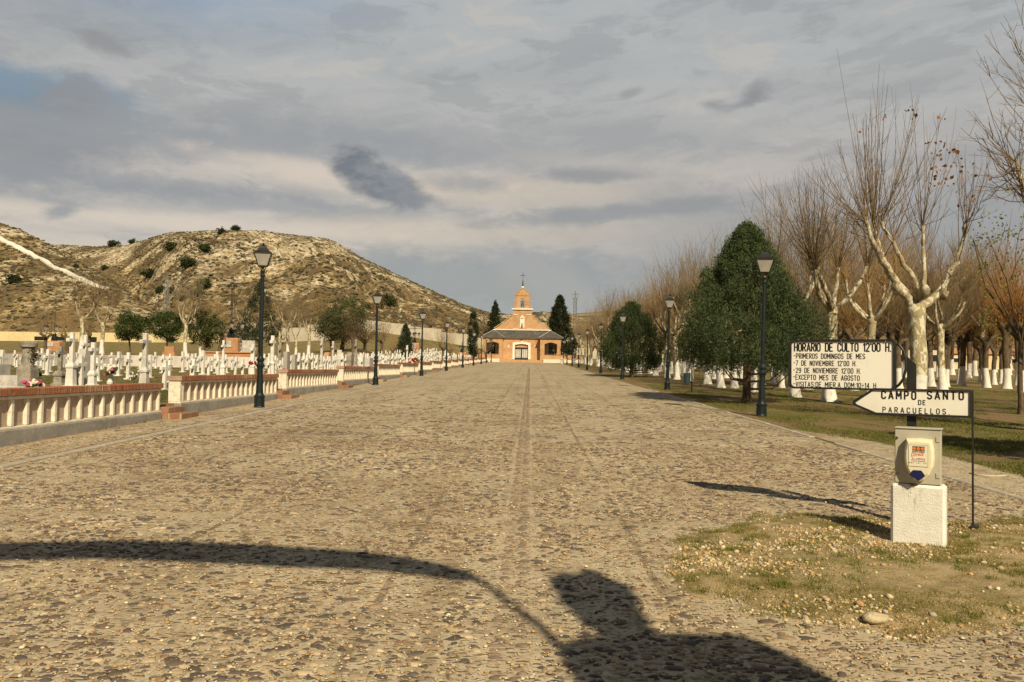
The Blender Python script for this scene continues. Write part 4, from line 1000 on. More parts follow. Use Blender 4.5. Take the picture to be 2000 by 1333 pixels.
# pediment wall with white niche
b = MB(); pc = [(-5.85, 6.32)] + [(-5.75 + 3.95 * t, 6.42 + 3.0 * (t ** 1.12)) for t in np.linspace(0, 1, 9)] + [(-1.8, 9.42)]
poly = pc + [(-p[0] + .1, p[1]) for p in reversed(pc)]
poly = [poly[0]] + [p for p, q in zip(poly[1:], poly[:-1]) if abs(p[0] - q[0]) + abs(p[1] - q[1]) > 1e-4]
b.prism(poly, 1, 2.6, 3.3); b.build('pediment', Bk, ch)
b = MB()
for s in (-1, 1):
    pp = [(s * (5.9 - 3.95 * t), 6.5 + 3.0 * t ** 1.12) for t in np.linspace(0, 1, 9)]
    for (xa_, za_), (xb2, zb2_) in zip(pp[:-1], pp[1:]): b.add([(xa_, 2.5, za_), (xb2, 2.5, zb2_), (xb2, 3.4, zb2_), (xa_, 3.4, za_), (xa_, 2.5, za_ + .16), (xb2, 2.5, zb2_ + .16), (xb2, 3.4, zb2_ + .16), (xa_, 3.4, za_ + .16)], [(0, 3, 2, 1), (4, 5, 6, 7), (0, 1, 5, 4), (1, 2, 6, 5), (2, 3, 7, 6), (3, 0, 4, 7)])
b.build('pediment_coping', M['chapelside'], ch)
b = MB(); b.box(-6.05, 6.2, 2.30, 2.597, 6.12, 6.32); b.box(-1.9, -.8, 2.24, 2.597, 6.322, 6.46); b.box(.95, 2.05, 2.24, 2.597, 6.322, 6.46)
b.box(-1.85, -.85, 2.5, 2.597, 9.36, 9.50); b.box(.85, 1.95, 2.5, 2.597, 9.36, 9.50); b.build('white_cornice', Wh, ch)
b = MB(); b.box(-.45, .5, 2.52, 2.597, 6.7, 9.0); b.box(-.14, .18, 2.5, 2.597, 9.002, 9.35); nch = b.build('niche', Wh, ch)
b = MB(); b.lathe([(.19, 6.85), (.2, 7.1), (.13, 7.4), (.08, 7.5), (.11, 7.6), (.02, 7.72)], 8, c=(.02, 2.35, 0)); b.build('statue', M['stone'], nch)
b = MB(); b.box(-.3, .34, 2.38, 2.518, 8.72, 8.80); b.build('niche_shelf', M['chapelside'], nch)
# bell gable
b = MB(); b.box(-1.9, 2.0, 2.62, 3.4, 9.42, 10.5); b.build('bell_gable_base', Bk, ch)
b = MB(); b.box(-2.25, 2.3, 2.35, 3.7, 10.502, 10.78); b.build('gable_cornice', Wh, ch)
b = MB(); o_ = len(b.v); arch_wall(b, -1.35, 1.42, 2.68, 3.35, 10.782, 13.5, -.40, .47, 10.95, 12.35, .42); b.box(-.25, .32, 2.6, 2.678, 12.85, 13.05)
b.build('bell_gable', Bk, ch)
b = MB(); b.prism([(-1.62, 13.5), (1.70, 13.5), (1.70, 13.68), (.04, 15.05), (-1.62, 13.68)], 1, 2.58, 3.45); b.build('gable_top', Bk, ch)
b = MB()
for s in (-1, 1):
    x0, x1 = s * 1.85 + .04, .04; b.add([(x0, 2.5, 13.66), (x1, 2.5, 15.12), (x1, 3.5, 15.12), (x0, 3.5, 13.66), (x0, 2.5, 13.80), (x1, 2.5, 15.26), (x1, 3.5, 15.26), (x0, 3.5, 13.80)], [(0, 3, 2, 1), (4, 5, 6, 7), (0, 1, 5, 4), (1, 2, 6, 5), (2, 3, 7, 6), (3, 0, 4, 7)])
b.build('gable_coping', M['chapelside'], ch)
b = MB(); b.box(-.22, .30, 2.8, 3.3, 15.2, 15.52); sb = b.build('finial_block', Wh, ch)
MB().lathe([(.24, 15.522), (.17, 15.9), (.10, 16.6), (.12, 16.7), (.05, 16.95)], 8, c=(.04, 3.05, 0)).build('spire', M['slate'], sb)
b = MB(); b.box(.005, .075, 3.02, 3.08, 16.9, 18.5); b.box(-.62, .70, 3.021, 3.079, 17.75, 17.82)
for q in (-.35, .35): b.tube([(.04 + q, 3.05, 17.79), (.04, 3.05, 17.79 + abs(q)), (.04 - q, 3.05, 17.79)], .02, 4)
b.build('weathercock_cross', M['black'], sb)
b = MB(); b.lathe([(.34, 11.25), (.30, 11.32), (.20, 11.75), (.15, 12.05), (.04, 12.15)], 12, c=(.03, 3.0, 0)); be = b.build('bell', M['bell'], ch)
b = MB(); b.box(-.36, .42, 2.97, 3.03, 12.18, 12.32); b.box(-.30, -.22, 2.97, 3.03, 11.0, 12.178); b.box(.28, .36, 2.97, 3.03, 11.0, 12.178); b.build('bell_yoke', M['black'], be)
for x in (-1.72, 1.80):
    b = MB(); b.lathe([(.17, 10.782), (.17, 11.0), (.11, 11.1), (.09, 12.0), (.15, 12.1), (.16, 12.3), (.03, 12.5)], 8, c=(x, 3.0, 0)); b.build('pinnacle', M['chapelside'], ch)
# nave behind
b = MB(); b.box(-5.6, 5.7, 3.5, 26, -.2, 5.2); b.box(-4.4, 4.5, 8, 24, 5.202, 8.1); b.build('nave_wall', M['marble'], ch)
b = MB(); b.prism([(-6.0, 5.2), (6.1, 5.2), (.05, 9.3)], 1, 3.9, 26); b.build('nave_roof', M['slate'], ch)
for s in (-1, 1):
    b = MB(); xm = 3.55 * s; b.box(xm - 1.3, xm + 1.3, 8.5, 13, 8.2, 8.497); b.prism([(xm - 1.45, 8.5), (xm + 1.45, 8.5), (xm + .8, 9.05), (xm - .8, 9.05)], 1, 8.4, 13.05); b.build('dormer_roof', M['slate'], ch)
b = MB(); b.box(-4.6, -2.4, 8.4, 12.5, 6.5, 8.19); b.box(2.6, 4.8, 8.4, 12.5, 6.5, 8.19); b.build('dormer_wall', M['greywall'], ch)
# terrace, parapet and steps
b = MB(); b.box(-11.0, -4.4, -4.4, -2.6, -.8, -.02); b.box(4.5, 14.5, -4.4, -2.6, -.8, -.02); b.box(-9, 10, -2.598, 4.5, -.8, -.21); b.build('terrace', M['plaster'], ch)
b = MB(); b.box(-10.9, -4.5, -4.2, -3.9, -.018, .88); b.box(4.6, 14.4, -4.2, -3.9, -.018, .88); pr = b.build('parapet', Bk, ch)
b = MB(); b.box(-11.0, -4.4, -4.27, -3.83, .882, .97); b.box(4.5, 14.5, -4.27, -3.83, .882, .97); b.build('parapet_coping', M['stepbrick'], pr)
for k in range(4):
    b = MB(); b.box(-4.38, 4.48, -5.0 + k * .55, -2.6, -.78 + .15 * k + (.003 if k else -.3), -.62 + .15 * k); b.build('step', M['chapelbrick'], ch)

# ------------------------------------------------------------------ trees
def tube_np(pts, rad, n=3):
    """fast tube; pts (k,3)"""
    pts = np.asarray(pts, float); k = len(pts); rad = np.asarray(rad, float)
    t = np.gradient(pts, axis=0); t /= np.linalg.norm(t, axis=1, keepdims=True) + 1e-9
    ref = np.array([.31, .17, .93]) if abs(t[0, 2]) < .9 else np.array([.9, .2, .1])
    u = np.cross(t, ref); u /= np.linalg.norm(u, axis=1, keepdims=True) + 1e-9; w = np.cross(t, u)
    a = np.arange(n) * 2 * math.pi / n
    V = pts[:, None] + (u[:, None] * np.cos(a)[None, :, None] + w[:, None] * np.sin(a)[None, :, None]) * rad[:, None, None]
    i = np.arange(k * n).reshape(k, n); j = np.roll(i, -1, 1)
    return V.reshape(-1, 3), np.stack([i[:-1], j[:-1], j[1:], i[1:]], -1).reshape(-1, 4)
class Tubes:
    def __init__(s): s.V = []; s.F = []; s.M = []; s.n = 0
    def add(s, pts, rad, n=3, m=0):
        V, F_ = tube_np(pts, rad, n); s.V.append(V); s.F.append(F_ + s.n); s.M.append(np.full(len(F_), m)); s.n += len(V)
    def quads(s, V, m=0):
        """V (k,4,3)"""
        k = len(V); s.V.append(V.reshape(-1, 3)); s.F.append(np.arange(4 * k).reshape(k, 4) + s.n); s.M.append(np.full(k, m)); s.n += 4 * k
    def build(s, name, mats, parent=None, smooth=True):
        return np_obj(name, np.concatenate(s.V), np.concatenate(s.F), mats, parent, smooth, np.concatenate(s.M))
def curve(p0, d0, L, k, bend, rg, wob=.06):
    p = np.array(p0, float); d = np.array(d0, float); d /= np.linalg.norm(d); P = [p.copy()]
    for i in range(k):
        d = d + np.array(bend) / k + rg.normal(0, wob, 3); d /= np.linalg.norm(d); p = p + d * L / k; P.append(p.copy())
    return np.array(P)
def shoots(tb, p, d, n, L, spread, r0, rg, m, up=.55, sub=2, k=4, subl=.35, wob=.06):
    for i in range(n):
        dd = np.array(d) + rg.normal(0, spread, 3); dd[2] = abs(dd[2]) * .6 + up * .6; l = L * rg.uniform(.45, 1.05)
        pts = curve(np.array(p) + rg.normal(0, .04, 3), dd, l, k, (0, 0, up), rg, wob)
        tb.add(pts, np.linspace(r0 * rg.uniform(.7, 1.1), r0 * .25, k + 1), 3, m)
        for j in range(sub):
            q = rg.integers(1, k); dd2 = (pts[q] - pts[q - 1]); dd2 = dd2 / np.linalg.norm(dd2) + rg.normal(0, .5, 3); dd2[2] = abs(dd2[2]) + .1
            s2 = curve(pts[q], dd2, l * subl * rg.uniform(.5, 1.1), 3, (0, 0, .25), rg, wob); tb.add(s2, np.linspace(r0 * .55, r0 * .18, 4), 3, m)
def trunk_mesh(r, h, rg, lean=0.0, m='bark_plane', n=12, top=1.0, flare=1.5):
    pts, rad = [], []
    ph = rg.uniform(0, 6)
    for z in np.array([-.15, 0, .12, .35, .8, 1.3, 2.0, 2.8, 3.6]) / 3.6 * h:
        a = max(z, 0) / h; pts.append((lean * a + .03 * math.sin(ph + z * 1.7), .03 * math.cos(ph + z * 2.1), z)); rad.append(r * (1 + (flare - 1) * math.exp(-max(z, 0) / .22) - .18 * a + .12 * (a > .93) * top))
    tb = Tubes(); tb.add(pts, rad, n)
    V = tb.V[0]; V[:, :2] += rg.normal(0, r * .05, (len(V), 2)); return tb, np.array(pts[-1]), rad[-1]
def plane_tree(seed, H=8.5, th=3.3, r=.19, nl=5, ll=2.2, ns=26, sl=3.2, spread=.40, twig='twig', limb='bark_limb', barkm='bark_plane', lr=.42, sub=2, tr=.016, out=1.0, label='x', group=None):
    rg = np.random.default_rng(seed); t = thing('plane_tree', (0, 0, 0), label, 'tree', group)
    tb, top, rt = trunk_mesh(r, th, rg, rg.uniform(-.25, .25), barkm); tb.add([top - (0, 0, .12), top + (0, 0, .12), top + (0, 0, .22)], [rt * 1.05, rt * 1.15, rt * .4], 10)
    tb.build('trunk', M[barkm], t)
    cr = Tubes(); a0 = rg.uniform(0, 6)
    for i in range(nl):
        a = a0 + 2 * math.pi * i / nl + rg.uniform(-.4, .4)
        d = (math.cos(a) * out, math.sin(a) * out, rg.uniform(.35, .9)); L = ll * rg.uniform(.7, 1.15)
        P = curve(top - (0, 0, .05), d, L, 6, (-math.cos(a) * .35, -math.sin(a) * .35, 1.15), rg, .09)
        rad = np.linspace(rt * lr * 1.35, rt * lr * .62, 7); rad[-1] *= 1.35; cr.add(P, rad, 7, 0)
        dd = P[-1] - P[-2]; dd /= np.linalg.norm(dd)
        shoots(cr, P[-1], dd, ns, sl, spread, tr, rg, 1, sub=sub)
        for q in (3, 4, 5): shoots(cr, P[q], dd, max(1, ns // 7), sl * .7, spread * 1.5, tr * .8, rg, 1, sub=1)
    cr.build('crown', [M[limb], M[twig]], t); return t
def pollard(seed, th=2.6, r=.22, ns=60, sl=3.4, spread=.42, twig='twig_orange', barkm='bark_dark', tr=.018, label='x', group=None, heads=3, name='pollarded_tree'):
    rg = np.random.default_rng(seed); t = thing(name, (0, 0, 0), label, 'tree', group)
    tb, top, rt = trunk_mesh(r, th, rg, rg.uniform(-.35, .35), barkm, 10, 2.0)
    hs = []
    for i in range(heads):
        a = rg.uniform(0, 6.3); e = top + np.array([math.cos(a) * .45, math.sin(a) * .45, rg.uniform(.1, .55)]); tb.add([top - (0, 0, .2), (top + e) / 2, e, e + (0, 0, .12)], [rt * .8, rt * .62, rt * .8, rt * .3], 7); hs.append(e)
    tb.build('trunk', M[barkm], t); cr = Tubes()
    for e in hs: shoots(cr, e, (rg.uniform(-.2, .2), rg.uniform(-.2, .2), 1), ns // heads, sl, spread, tr, rg, 0, sub=2)
    cr.build('crown', [M[twig]], t); return t

def leaf_crown(centers, radii, per, size, c1, c2, rg, el=1.6, droop=0.0, name='crown', parent=None, m='foliage', shell=.55, updir=.3):
    """leaf-sized faces spread through many small clumps"""
    centers = np.asarray(centers, float); radii = np.asarray(radii, float); K = len(centers)
    if radii.ndim == 1: radii = np.repeat(radii[:, None], 3, 1)
    n = K * per; ci = np.repeat(np.arange(K), per)
    d = rg.normal(0, 1, (n, 3)); d /= np.linalg.norm(d, axis=1, keepdims=True); rr_ = rg.uniform(shell, 1.08, n)[:, None]
    C = centers[ci] + d * radii[ci] * rr_
    ax = d * .8 + rg.normal(0, .5, (n, 3)) + (0, 0, updir); ax /= np.linalg.norm(ax, axis=1, keepdims=True)
    s_ = np.cross(ax, rg.normal(0, 1, (n, 3))); s_ /= np.linalg.norm(s_, axis=1, keepdims=True) + 1e-9
    L = size * rg.uniform(.6, 1.3, n)[:, None]; Wd = L / el
    q = np.stack([C - ax * L * .5, C + s_ * Wd * .5, C + ax * L * .6, C - s_ * Wd * .5], 1)
    tone = (rg.uniform(0, 1, K)[ci] * .6 + rg.uniform(0, 1, n) * .4)[:, None]
    col = np.array(c1) * (1 - tone) + np.array(c2) * tone
    return np_obj(name, q.reshape(-1, 3), np.arange(4 * n).reshape(n, 4), M[m], parent, False, None, np.repeat(col, 4, 0))
def cone_clumps(rg, n, H, R0, z0, pw=.8, shape=None, jit=.1):
    z = rg.uniform(0, 1, n) ** 1.25; a = rg.uniform(0, 2 * math.pi, n)
    prof = (np.clip(1 - z, 0, 1) ** pw) * np.minimum(1, (z + .10) / .22) ** .6 if shape is None else shape(z)
    lump = 1 + .12 * np.sin(a * 3 + z * 9) + .10 * np.sin(a * 7 - z * 17) + .06 * np.sin(a * 13 + z * 31)
    rr_ = R0 * prof * lump * rg.uniform(.62, 1.03, n)
    return np.c_[rr_ * np.cos(a), rr_ * np.sin(a), z0 + z * (H - z0)], prof
def conifer(name, seed, H, R0, z0, label, c1, c2, ncl=420, per=60, size=.13, pw=.8, cr_=.30, shape=None, trunk_r=.15, trunkm='bark_brown', group=None, stems=1):
    rg = np.random.default_rng(seed); t = thing(name, (0, 0, 0), label, 'tree', group)
    tb = Tubes(); tb.add([(0, 0, -.2), (0, 0, 0), (.02, 0, .3), (0, .02, H * .5), (0, 0, H * .93)], [trunk_r * 1.5, trunk_r * 1.3, trunk_r, trunk_r * .6, .02], 9)
    C, prof = cone_clumps(rg, ncl, H, R0, z0, pw, shape)
    for k in range(26):
        c_ = C[rg.integers(len(C))]; zz = max(.35, c_[2] - np.hypot(c_[0], c_[1]) * .45); tb.add([(0, 0, zz * .93), (c_[0] * .5, c_[1] * .5, zz), c_], [trunk_r * .35, trunk_r * .2, .01], 5)
    tb.build('trunk', M[trunkm], t)
    rad = cr_ * rg.uniform(.6, 1.4, ncl)[:, None] * np.array([1, 1, 1.6]) * (.55 + .45 * prof[:, None])
    leaf_crown(C, rad, per, size, c1, c2, rg, 2.6, parent=t, updir=.7)
    return t
def at(o, px, Y, sc=1.0, rz=None):
    o.location = place(px, Y); o.rotation_euler = (0, 0, rr.uniform(0, 6.28) if rz is None else rz); o.scale = (sc, sc, sc); return o

# the big plane tree behind the sign: limbs follow the photo, spread in depth
YT = 27.0; tp = place(1790, YT); hero = thing('plane_tree', tp, 'tall plane tree with mottled pale trunk and long bare shoots directly behind the sign boards', 'tree')
rg = np.random.default_rng(4)
def HP(px, py, dy=0.0): q = at_Y(px, py, YT + dy); return q - np.array(tp)
tb, top, rt = trunk_mesh(.29, HP(1790, 622)[2], rg, .05, 'bark_plane', 16, .6); 
tb.add([top - (0, 0, .3), top, HP(1788, 600), HP(1786, 588)], [rt * .98, rt * 1.05, rt * 1.15, rt * .7], 14)
tb.build('trunk', M['bark_plane'], hero)
cr = Tubes(); J = HP(1789, 606)
def limb(path, r0, r1, knob=1.5):
    P = [J] + [HP(*p) for p in path]; P = np.array(P)
    t_ = np.linspace(0, len(P) - 1, len(P) * 3); P2 = np.array([[np.interp(u, range(len(P)), P[:, k]) for k in range(3)] for u in t_]); P2[2:-1] += rg.normal(0, .022, (len(P2) - 3, 3))
    rad = np.linspace(r0 * .86, r1 * .8, len(P2)) * (1 + rg.uniform(-.06, .10, len(P2))); rad[-1] *= knob; cr.add(P2, rad, 9, 0); return P2
la = limb([(1772, 582, -.1), (1748, 552, -.3), (1722, 505, -.6), (1703, 468, -.8), (1690, 432, -.9)], .20, .062)
lb = limb([(1776, 580, .3), (1745, 548, .6), (1724, 500, 1.0), (1712, 460, 1.2), (1706, 432, 1.3)], .165, .06)
lc = limb([(1800, 572, -.3), (1782, 548, -.4), (1757, 500, -.5), (1740, 468, -.4), (1722, 434, -.3)], .13, .052)
ld = limb([(1803, 575, -.2), (1806, 545, -.1), (1804, 500, 0), (1802, 442, .1)], .13, .048)
le = limb([(1812, 592, .1), (1838, 570, .3), (1846, 552, .4), (1866, 520, .5), (1880, 475, .5), (1887, 434, .5)], .18, .062)
for q, rr0 in (((1806, 566, -.5), .17), ((1843, 572, .1), .16), ((1752, 560, -.5), .2)): cr.add([HP(q[0], q[1] + 10, q[2] + .3), HP(*q), HP(q[0], q[1] - 9, q[2])], [rr0 * .7, rr0, rr0 * .5], 9, 0)
def fan(P, targets, n, sub=3, jit=26, r0=.0145):
    for i in range(n):
        tx, ty = targets[i % len(targets)]; tx += rg.normal(0, jit); ty += rg.normal(0, jit * .9)
        e = HP(tx, ty, rg.normal(0, 1.1)); s0 = np.array(P[-1 - (int(rg.integers(0, 8)) if i % 2 == 0 and len(P) > 10 else 0)]); L = np.linalg.norm(e - s0); d = e - s0
        mid = s0 + d * .45 + np.array([d[0] * .16, d[1] * .16, -abs(d[0]) * .10 - .03 * L]); t_ = np.linspace(0, 1, 7)[:, None]
        pts = (1 - t_) ** 2 * s0 + 2 * t_ * (1 - t_) * mid + t_ ** 2 * e; pts[1:-1] += np.cumsum(rg.normal(0, .024, (5, 3)), 0)
        cr.add(pts, np.linspace(r0 * rg.uniform(.7, 1.25), .004, 7), 4, 1)
        for j in range(sub):
            q = rg.integers(1, 6); dd = (pts[q] - pts[q - 1]); dd = dd / np.linalg.norm(dd) + rg.normal(0, .42, 3); dd[2] = abs(dd[2]) + .2
            cr.add(curve(pts[q], dd, rg.uniform(.25, .9), 3, (0, 0, .3), rg, .07), np.linspace(.0065, .003, 4), 3, 1)
fan(la, [(1640, 250), (1625, 320), (1617, 380), (1660, 300), (1690, 250), (1680, 210), (1640, 400), (1655, 350), (1705, 215), (1720, 290)], 30, 4, 30)
fan(la, [(1612, 330), (1600, 380), (1612, 430), (1650, 440), (1625, 280)], 12, 4, 18)
fan(lb, [(1730, 200), (1700, 190), (1680, 240), (1665, 330), (1745, 230), (1715, 270), (1727, 150), (1760, 300)], 24, 4, 30)
fan(lc, [(1745, 190), (1770, 240), (1790, 260), (1800, 300), (1760, 330), (1780, 215)], 18, 4, 30)
fan(ld, [(1791, 165), (1825, 230), (1842, 260), (1800, 300), (1770, 330), (1815, 350), (1840, 340), (1780, 370)], 20, 4, 30)
fan(le, [(1880, 300), (1868, 350), (1920, 340), (1905, 400), (1860, 290), (1915, 300)], 18, 4, 20, .014)
fan(le[:12], [(1900, 520), (1930, 470), (1850, 450)], 5, 3, 20, .012)
cr.build('crown', [M['bark_limb'], M['twig']], hero)
lv = []
for (px, py, k, s) in ((1775, 214, 5, 5), (1728, 232, 5, 6), (1832, 230, 3, 5), (1783, 230, 3, 4), (1838, 300, 22, 20), (1833, 345, 18, 16), (1862, 320, 10, 18), (1895, 400, 10, 18), (1880, 350, 10, 22), (1850, 290, 6, 12), (1672, 262, 2, 8)):
    for j in range(k):
        c_ = HP(px + rg.normal(0, s), py + rg.normal(0, s * .8), rg.normal(0, .4)); u = rg.normal(0, 1, 3); u /= np.linalg.norm(u); w = np.cross(u, rg.normal(0, 1, 3)); w /= np.linalg.norm(w); z_ = rg.uniform(.04, .095)
        lv.append([c_ - u * z_, c_ + w * z_ * .8, c_ + u * z_, c_ - w * z_ * .8])
tl = Tubes(); tl.quads(np.array(lv)); tl.build('dead_leaves', M['leafdry'], hero, False)

# tree at the right edge: trunk outside the frame, limbs reaching in
YE = 19.0; tq = place(2075, YE); edge = thing('plane_tree', tq, 'bare tree on the right edge of the photo whose twigs reach in against the sky', 'tree')
rg = np.random.default_rng(12)
def EP(px, py, dy=0.0): return at_Y(px, py, YE + dy) - np.array(tq)
tb, top, rt = trunk_mesh(.20, EP(2075, 560)[2], rg, .0, 'bark_plane', 12, .4); tb.build('trunk', M['bark_plane'], edge)
cr = Tubes(); J = top
def elimb(path, r0, r1):
    P = np.array([J] + [EP(*p) for p in path]); t_ = np.linspace(0, len(P) - 1, len(P) * 3); P2 = np.array([[np.interp(u, range(len(P)), P[:, k]) for k in range(3)] for u in t_]); P2[2:-1] += rg.normal(0, .02, (len(P2) - 3, 3)); cr.add(P2, np.linspace(r0, r1, len(P2)), 8, 0); return P2
e1 = elimb([(2045, 500), (2015, 440), (2000, 380), (1986, 318)], .12, .045)
e2 = elimb([(2080, 460), (2085, 330), (2070, 200)], .12, .045)
e3 = elimb([(2120, 480), (2160, 350), (2190, 240)], .12, .045)
def efan(P, tg, n, jit=22, sub=4):
    for i in range(n):
        tx, ty = tg[i % len(tg)]; e = EP(tx + rg.normal(0, jit), ty + rg.normal(0, jit), rg.normal(0, .7)); s0 = np.array(P[-1 - (i % 5)]); d = e - s0; L = np.linalg.norm(d)
        mid = s0 + d * .5 + np.array([0, 0, -.10 * L]); t_ = np.linspace(0, 1, 7)[:, None]; pts = (1 - t_) ** 2 * s0 + 2 * t_ * (1 - t_) * mid + t_ ** 2 * e; pts[1:-1] += rg.normal(0, .025, (5, 3)); cr.add(pts, np.linspace(.015, .004, 7), 4, 1)
        for j in range(sub):
            q = rg.integers(1, 6); dd = (pts[q] - pts[q - 1]); dd = dd / np.linalg.norm(dd) + rg.normal(0, .5, 3); s2 = curve(pts[q], dd, rg.uniform(.2, .7), 3, (0, 0, .1), rg, .08); cr.add(s2, np.linspace(.007, .0035, 4), 3, 1)
            cr.add(curve(s2[2], s2[3] - s2[1] + rg.normal(0, .12, 3), .2, 2, (0, 0, .1), rg, .08), [.004, .0035, .003], 3, 1)
efan(e1, [(1905, 170), (1925, 260), (1915, 350), (1930, 420), (1960, 290), (1960, 350), (1940, 220), (1985, 240), (1920, 300)], 26)
efan(e2, [(1960, 50), (1935, 100), (1980, 30), (2000, 100), (1965, 160), (2060, 60), (1950, 200), (2010, 160)], 22)
efan(e3, [(2150, 100), (2230, 120), (2100, 150)], 10)
cr.build('crown', [M['bark_limb'], M['twig']], edge)

# conifers
G1, G2 = (.020, .045, .018), (.070, .105, .038)
def bigshape(z): return np.interp(z, [0, .08, .22, .42, .62, .8, .93, 1], [.74, .96, 1.0, .80, .58, .36, .20, .05])
o = conifer('cypress_tree', 21, 6.2, 2.4, 1.4, 'big bushy dark green cypress beside the nearest right-hand lamp', (.022, .050, .018), (.13, .17, .07), 1350, 105, .072, .8, .27, bigshape, .15, 'bark_brown')
o.location = on_ground(1503, 789); o.location.x -= .82
def roundish(z): return np.interp(z, [0, .15, .35, .6, .8, 1], [.72, .98, 1.0, .78, .52, .12])
o = conifer('cypress_tree', 22, 5.55, 2.4, .9, 'rounder dark green conifer in front of the tree row, next to the third right-hand lamp', (.028, .052, .018), (.085, .115, .045), 520, 90, .12, .8, .34, roundish, .14)
o.location = on_ground(1247, 737); o.location.x -= .55
def tall(z): return (np.clip(1.02 - z, 0, 1) ** .72) * np.minimum(1, (z + .3) / .4)
o = conifer('conifer_tree', 23, 14.6, 4.3, .5, 'tall very dark conifer standing right behind the chapel', (.012, .020, .008), (.036, .045, .018), 420, 46, .42, .8, .75, tall, .3); at(o, 1092, 186)
o = conifer('conifer_tree', 24, 12.4, 2.9, .5, 'small pointed dark conifer left behind the chapel roof', (.016, .028, .010), (.045, .060, .022), 240, 40, .38, .8, .6, None, .25); at(o, 966, 196)
def slim(z): return np.sin(np.pi * np.clip(z * .9 + .08, 0, 1)) ** .5
o = conifer('slender_cypress', 25, 9.0, .85, .8, 'slender dark cypress column left of the chapel porch', (.014, .026, .008), (.04, .055, .018), 150, 40, .26, .8, .4, slim, .12); at(o, 923, 150)
o = conifer('conifer_tree', 26, 6.6, 2.2, 1.3, 'ragged blue-green conifer behind the nearest left-hand lamp', (.020, .038, .020), (.07, .095, .05), 110, 46, .20, .8, .40, None, .14); at(o, 506, 74)
o = conifer('conifer_tree', 27, 4.3, 1.3, .5, 'small bushy conifer in front of the third left-hand lamp', (.018, .036, .018), (.05, .075, .034), 160, 40, .2, .8, .36, None, .1); at(o, 791, 108)
# plane trees of the right-hand rows
GP = 'plane trees with whitewashed trunks right of the avenue'
protoP = [plane_tree(40 + i, th=[3.1, 3.4, 2.9, 3.3, 3.0][i], r=[.2, .18, .17, .19, .18][i], nl=[5, 4, 5, 6, 4][i], ll=[2.4, 2.6, 2.1, 2.3, 2.5][i], ns=[24, 27, 24, 22, 26][i], sl=[3.6, 3.9, 3.4, 3.6, 3.9][i], twig=['twig', 'twig_grey', 'twig', 'twig_gold', 'twig_grey'][i], tr=.0135, sub=3) for i in range(5)]
GK = 'dark pollarded trees of the grove behind the sign'
protoK = [pollard(60 + i, th=[2.9, 2.6, 3.1, 2.7][i], r=[.19, .18, .21, .17][i], ns=[105, 110, 96, 90][i], sl=[5.2, 4.6, 5.6, 4.9][i], twig=['twig_orange', 'twig_gold', 'twig_orange', 'twig_gold'][i], tr=.017, spread=.5) for i in range(4)]
used = set()
def put(protos, k, loc, sc, label, group=None, rz=None):
    p = protos[k % len(protos)]
    o = p if p.name not in used else dup(p); used.add(p.name)
    o.location = loc; o.scale = (sc[0], sc[0], sc[1]) if hasattr(sc, '__len__') else (sc, sc, sc); o.rotation_euler = (0, 0, rr.uniform(0, 6.28) if rz is None else rz)
    o['label'] = label
    if group: o['group'] = group
    elif 'group' in o: del o['group']
    return o
front = [(1620, 784, 1.12, 'plane tree with flared whitewashed foot right under the timetable board\'s lower middle'),
         (1553, 776, 1.02, 'plane tree whose white foot shows under the left end of the timetable board'),
         (1472, 766, .95, 'white-footed plane tree seen just left of the nearest right-hand lamp'),
         (1434, 758, .9, 'slimmer white-footed plane tree under the middle of the big cypress'),
         (1407, 757, 1.0, 'plane tree with a wide white foot under the left part of the big cypress'),
         (1382, 750, 1.0, 'plane tree with white foot just left of the big cypress, right of the litter bin'),
         (1346, 745, 1.05, 'plane tree with white foot behind the litter bin'),
         (1322, 741, 1.1, 'tall white-stemmed plane tree right of the second right-hand lamp'),
         (1303, 738, 1.05, 'white-stemmed plane tree directly behind the second right-hand lamp'),
         (1270, 730, 1.0, 'white-footed plane tree between the rounder conifer and the second right-hand lamp'),
         (1223, 727, 1.0, 'plane tree with conical white foot seen left of the rounder conifer\'s stem')]
for k, (px, py, sc, lab) in enumerate(front):
    q = on_ground(px, py); put(protoP, k, (q[0], q[1], float(T(q[0], q[1])) ), (sc, sc), lab)
k = 0; cnt = [0] * 4; ORD = ['', 'first', 'second', 'third', 'fourth', 'fifth', 'sixth', 'seventh', 'eighth', 'ninth', 'tenth', 'eleventh', 'twelfth', 'thirteenth', 'fourteenth', 'fifteenth', 'sixteenth', 'seventeenth', 'eighteenth', 'nineteenth', 'twentieth', 'twenty-first', 'twenty-second']
for row, (X, y0, y1, dy) in enumerate(((10.4, 70, 168, 5.2), (15.5, 46, 168, 6.6), (21.5, 44, 165, 7.8), (29.0, 52, 168, 9.5))):
    y = y0
    while y < y1:
        x = X + rr.uniform(-.5, .5); yy = y + rr.uniform(-.6, .6); s = rr.uniform(.9, 1.15)
        pxx = 1035 + x / yy * F
        if not (1590 < pxx < 1700 and yy < 60) and not (abs(yy - 64.5) < 2 and X < 11):
            cnt[row] += 1
            put(protoP, k + row, (x, yy, float(T(x, yy))), (s, s * (1.08 if row > 0 else 1)), 'bare plane tree, %s from the camera in the %s row right of the avenue' % (ORD[cnt[row]], ['nearest', 'second', 'third', 'fourth'][row]),
                ['near row of plane trees, far part', 'second row of plane trees', 'third row of plane trees', 'farthest row of plane trees'][row]); k += 1
        y += dy
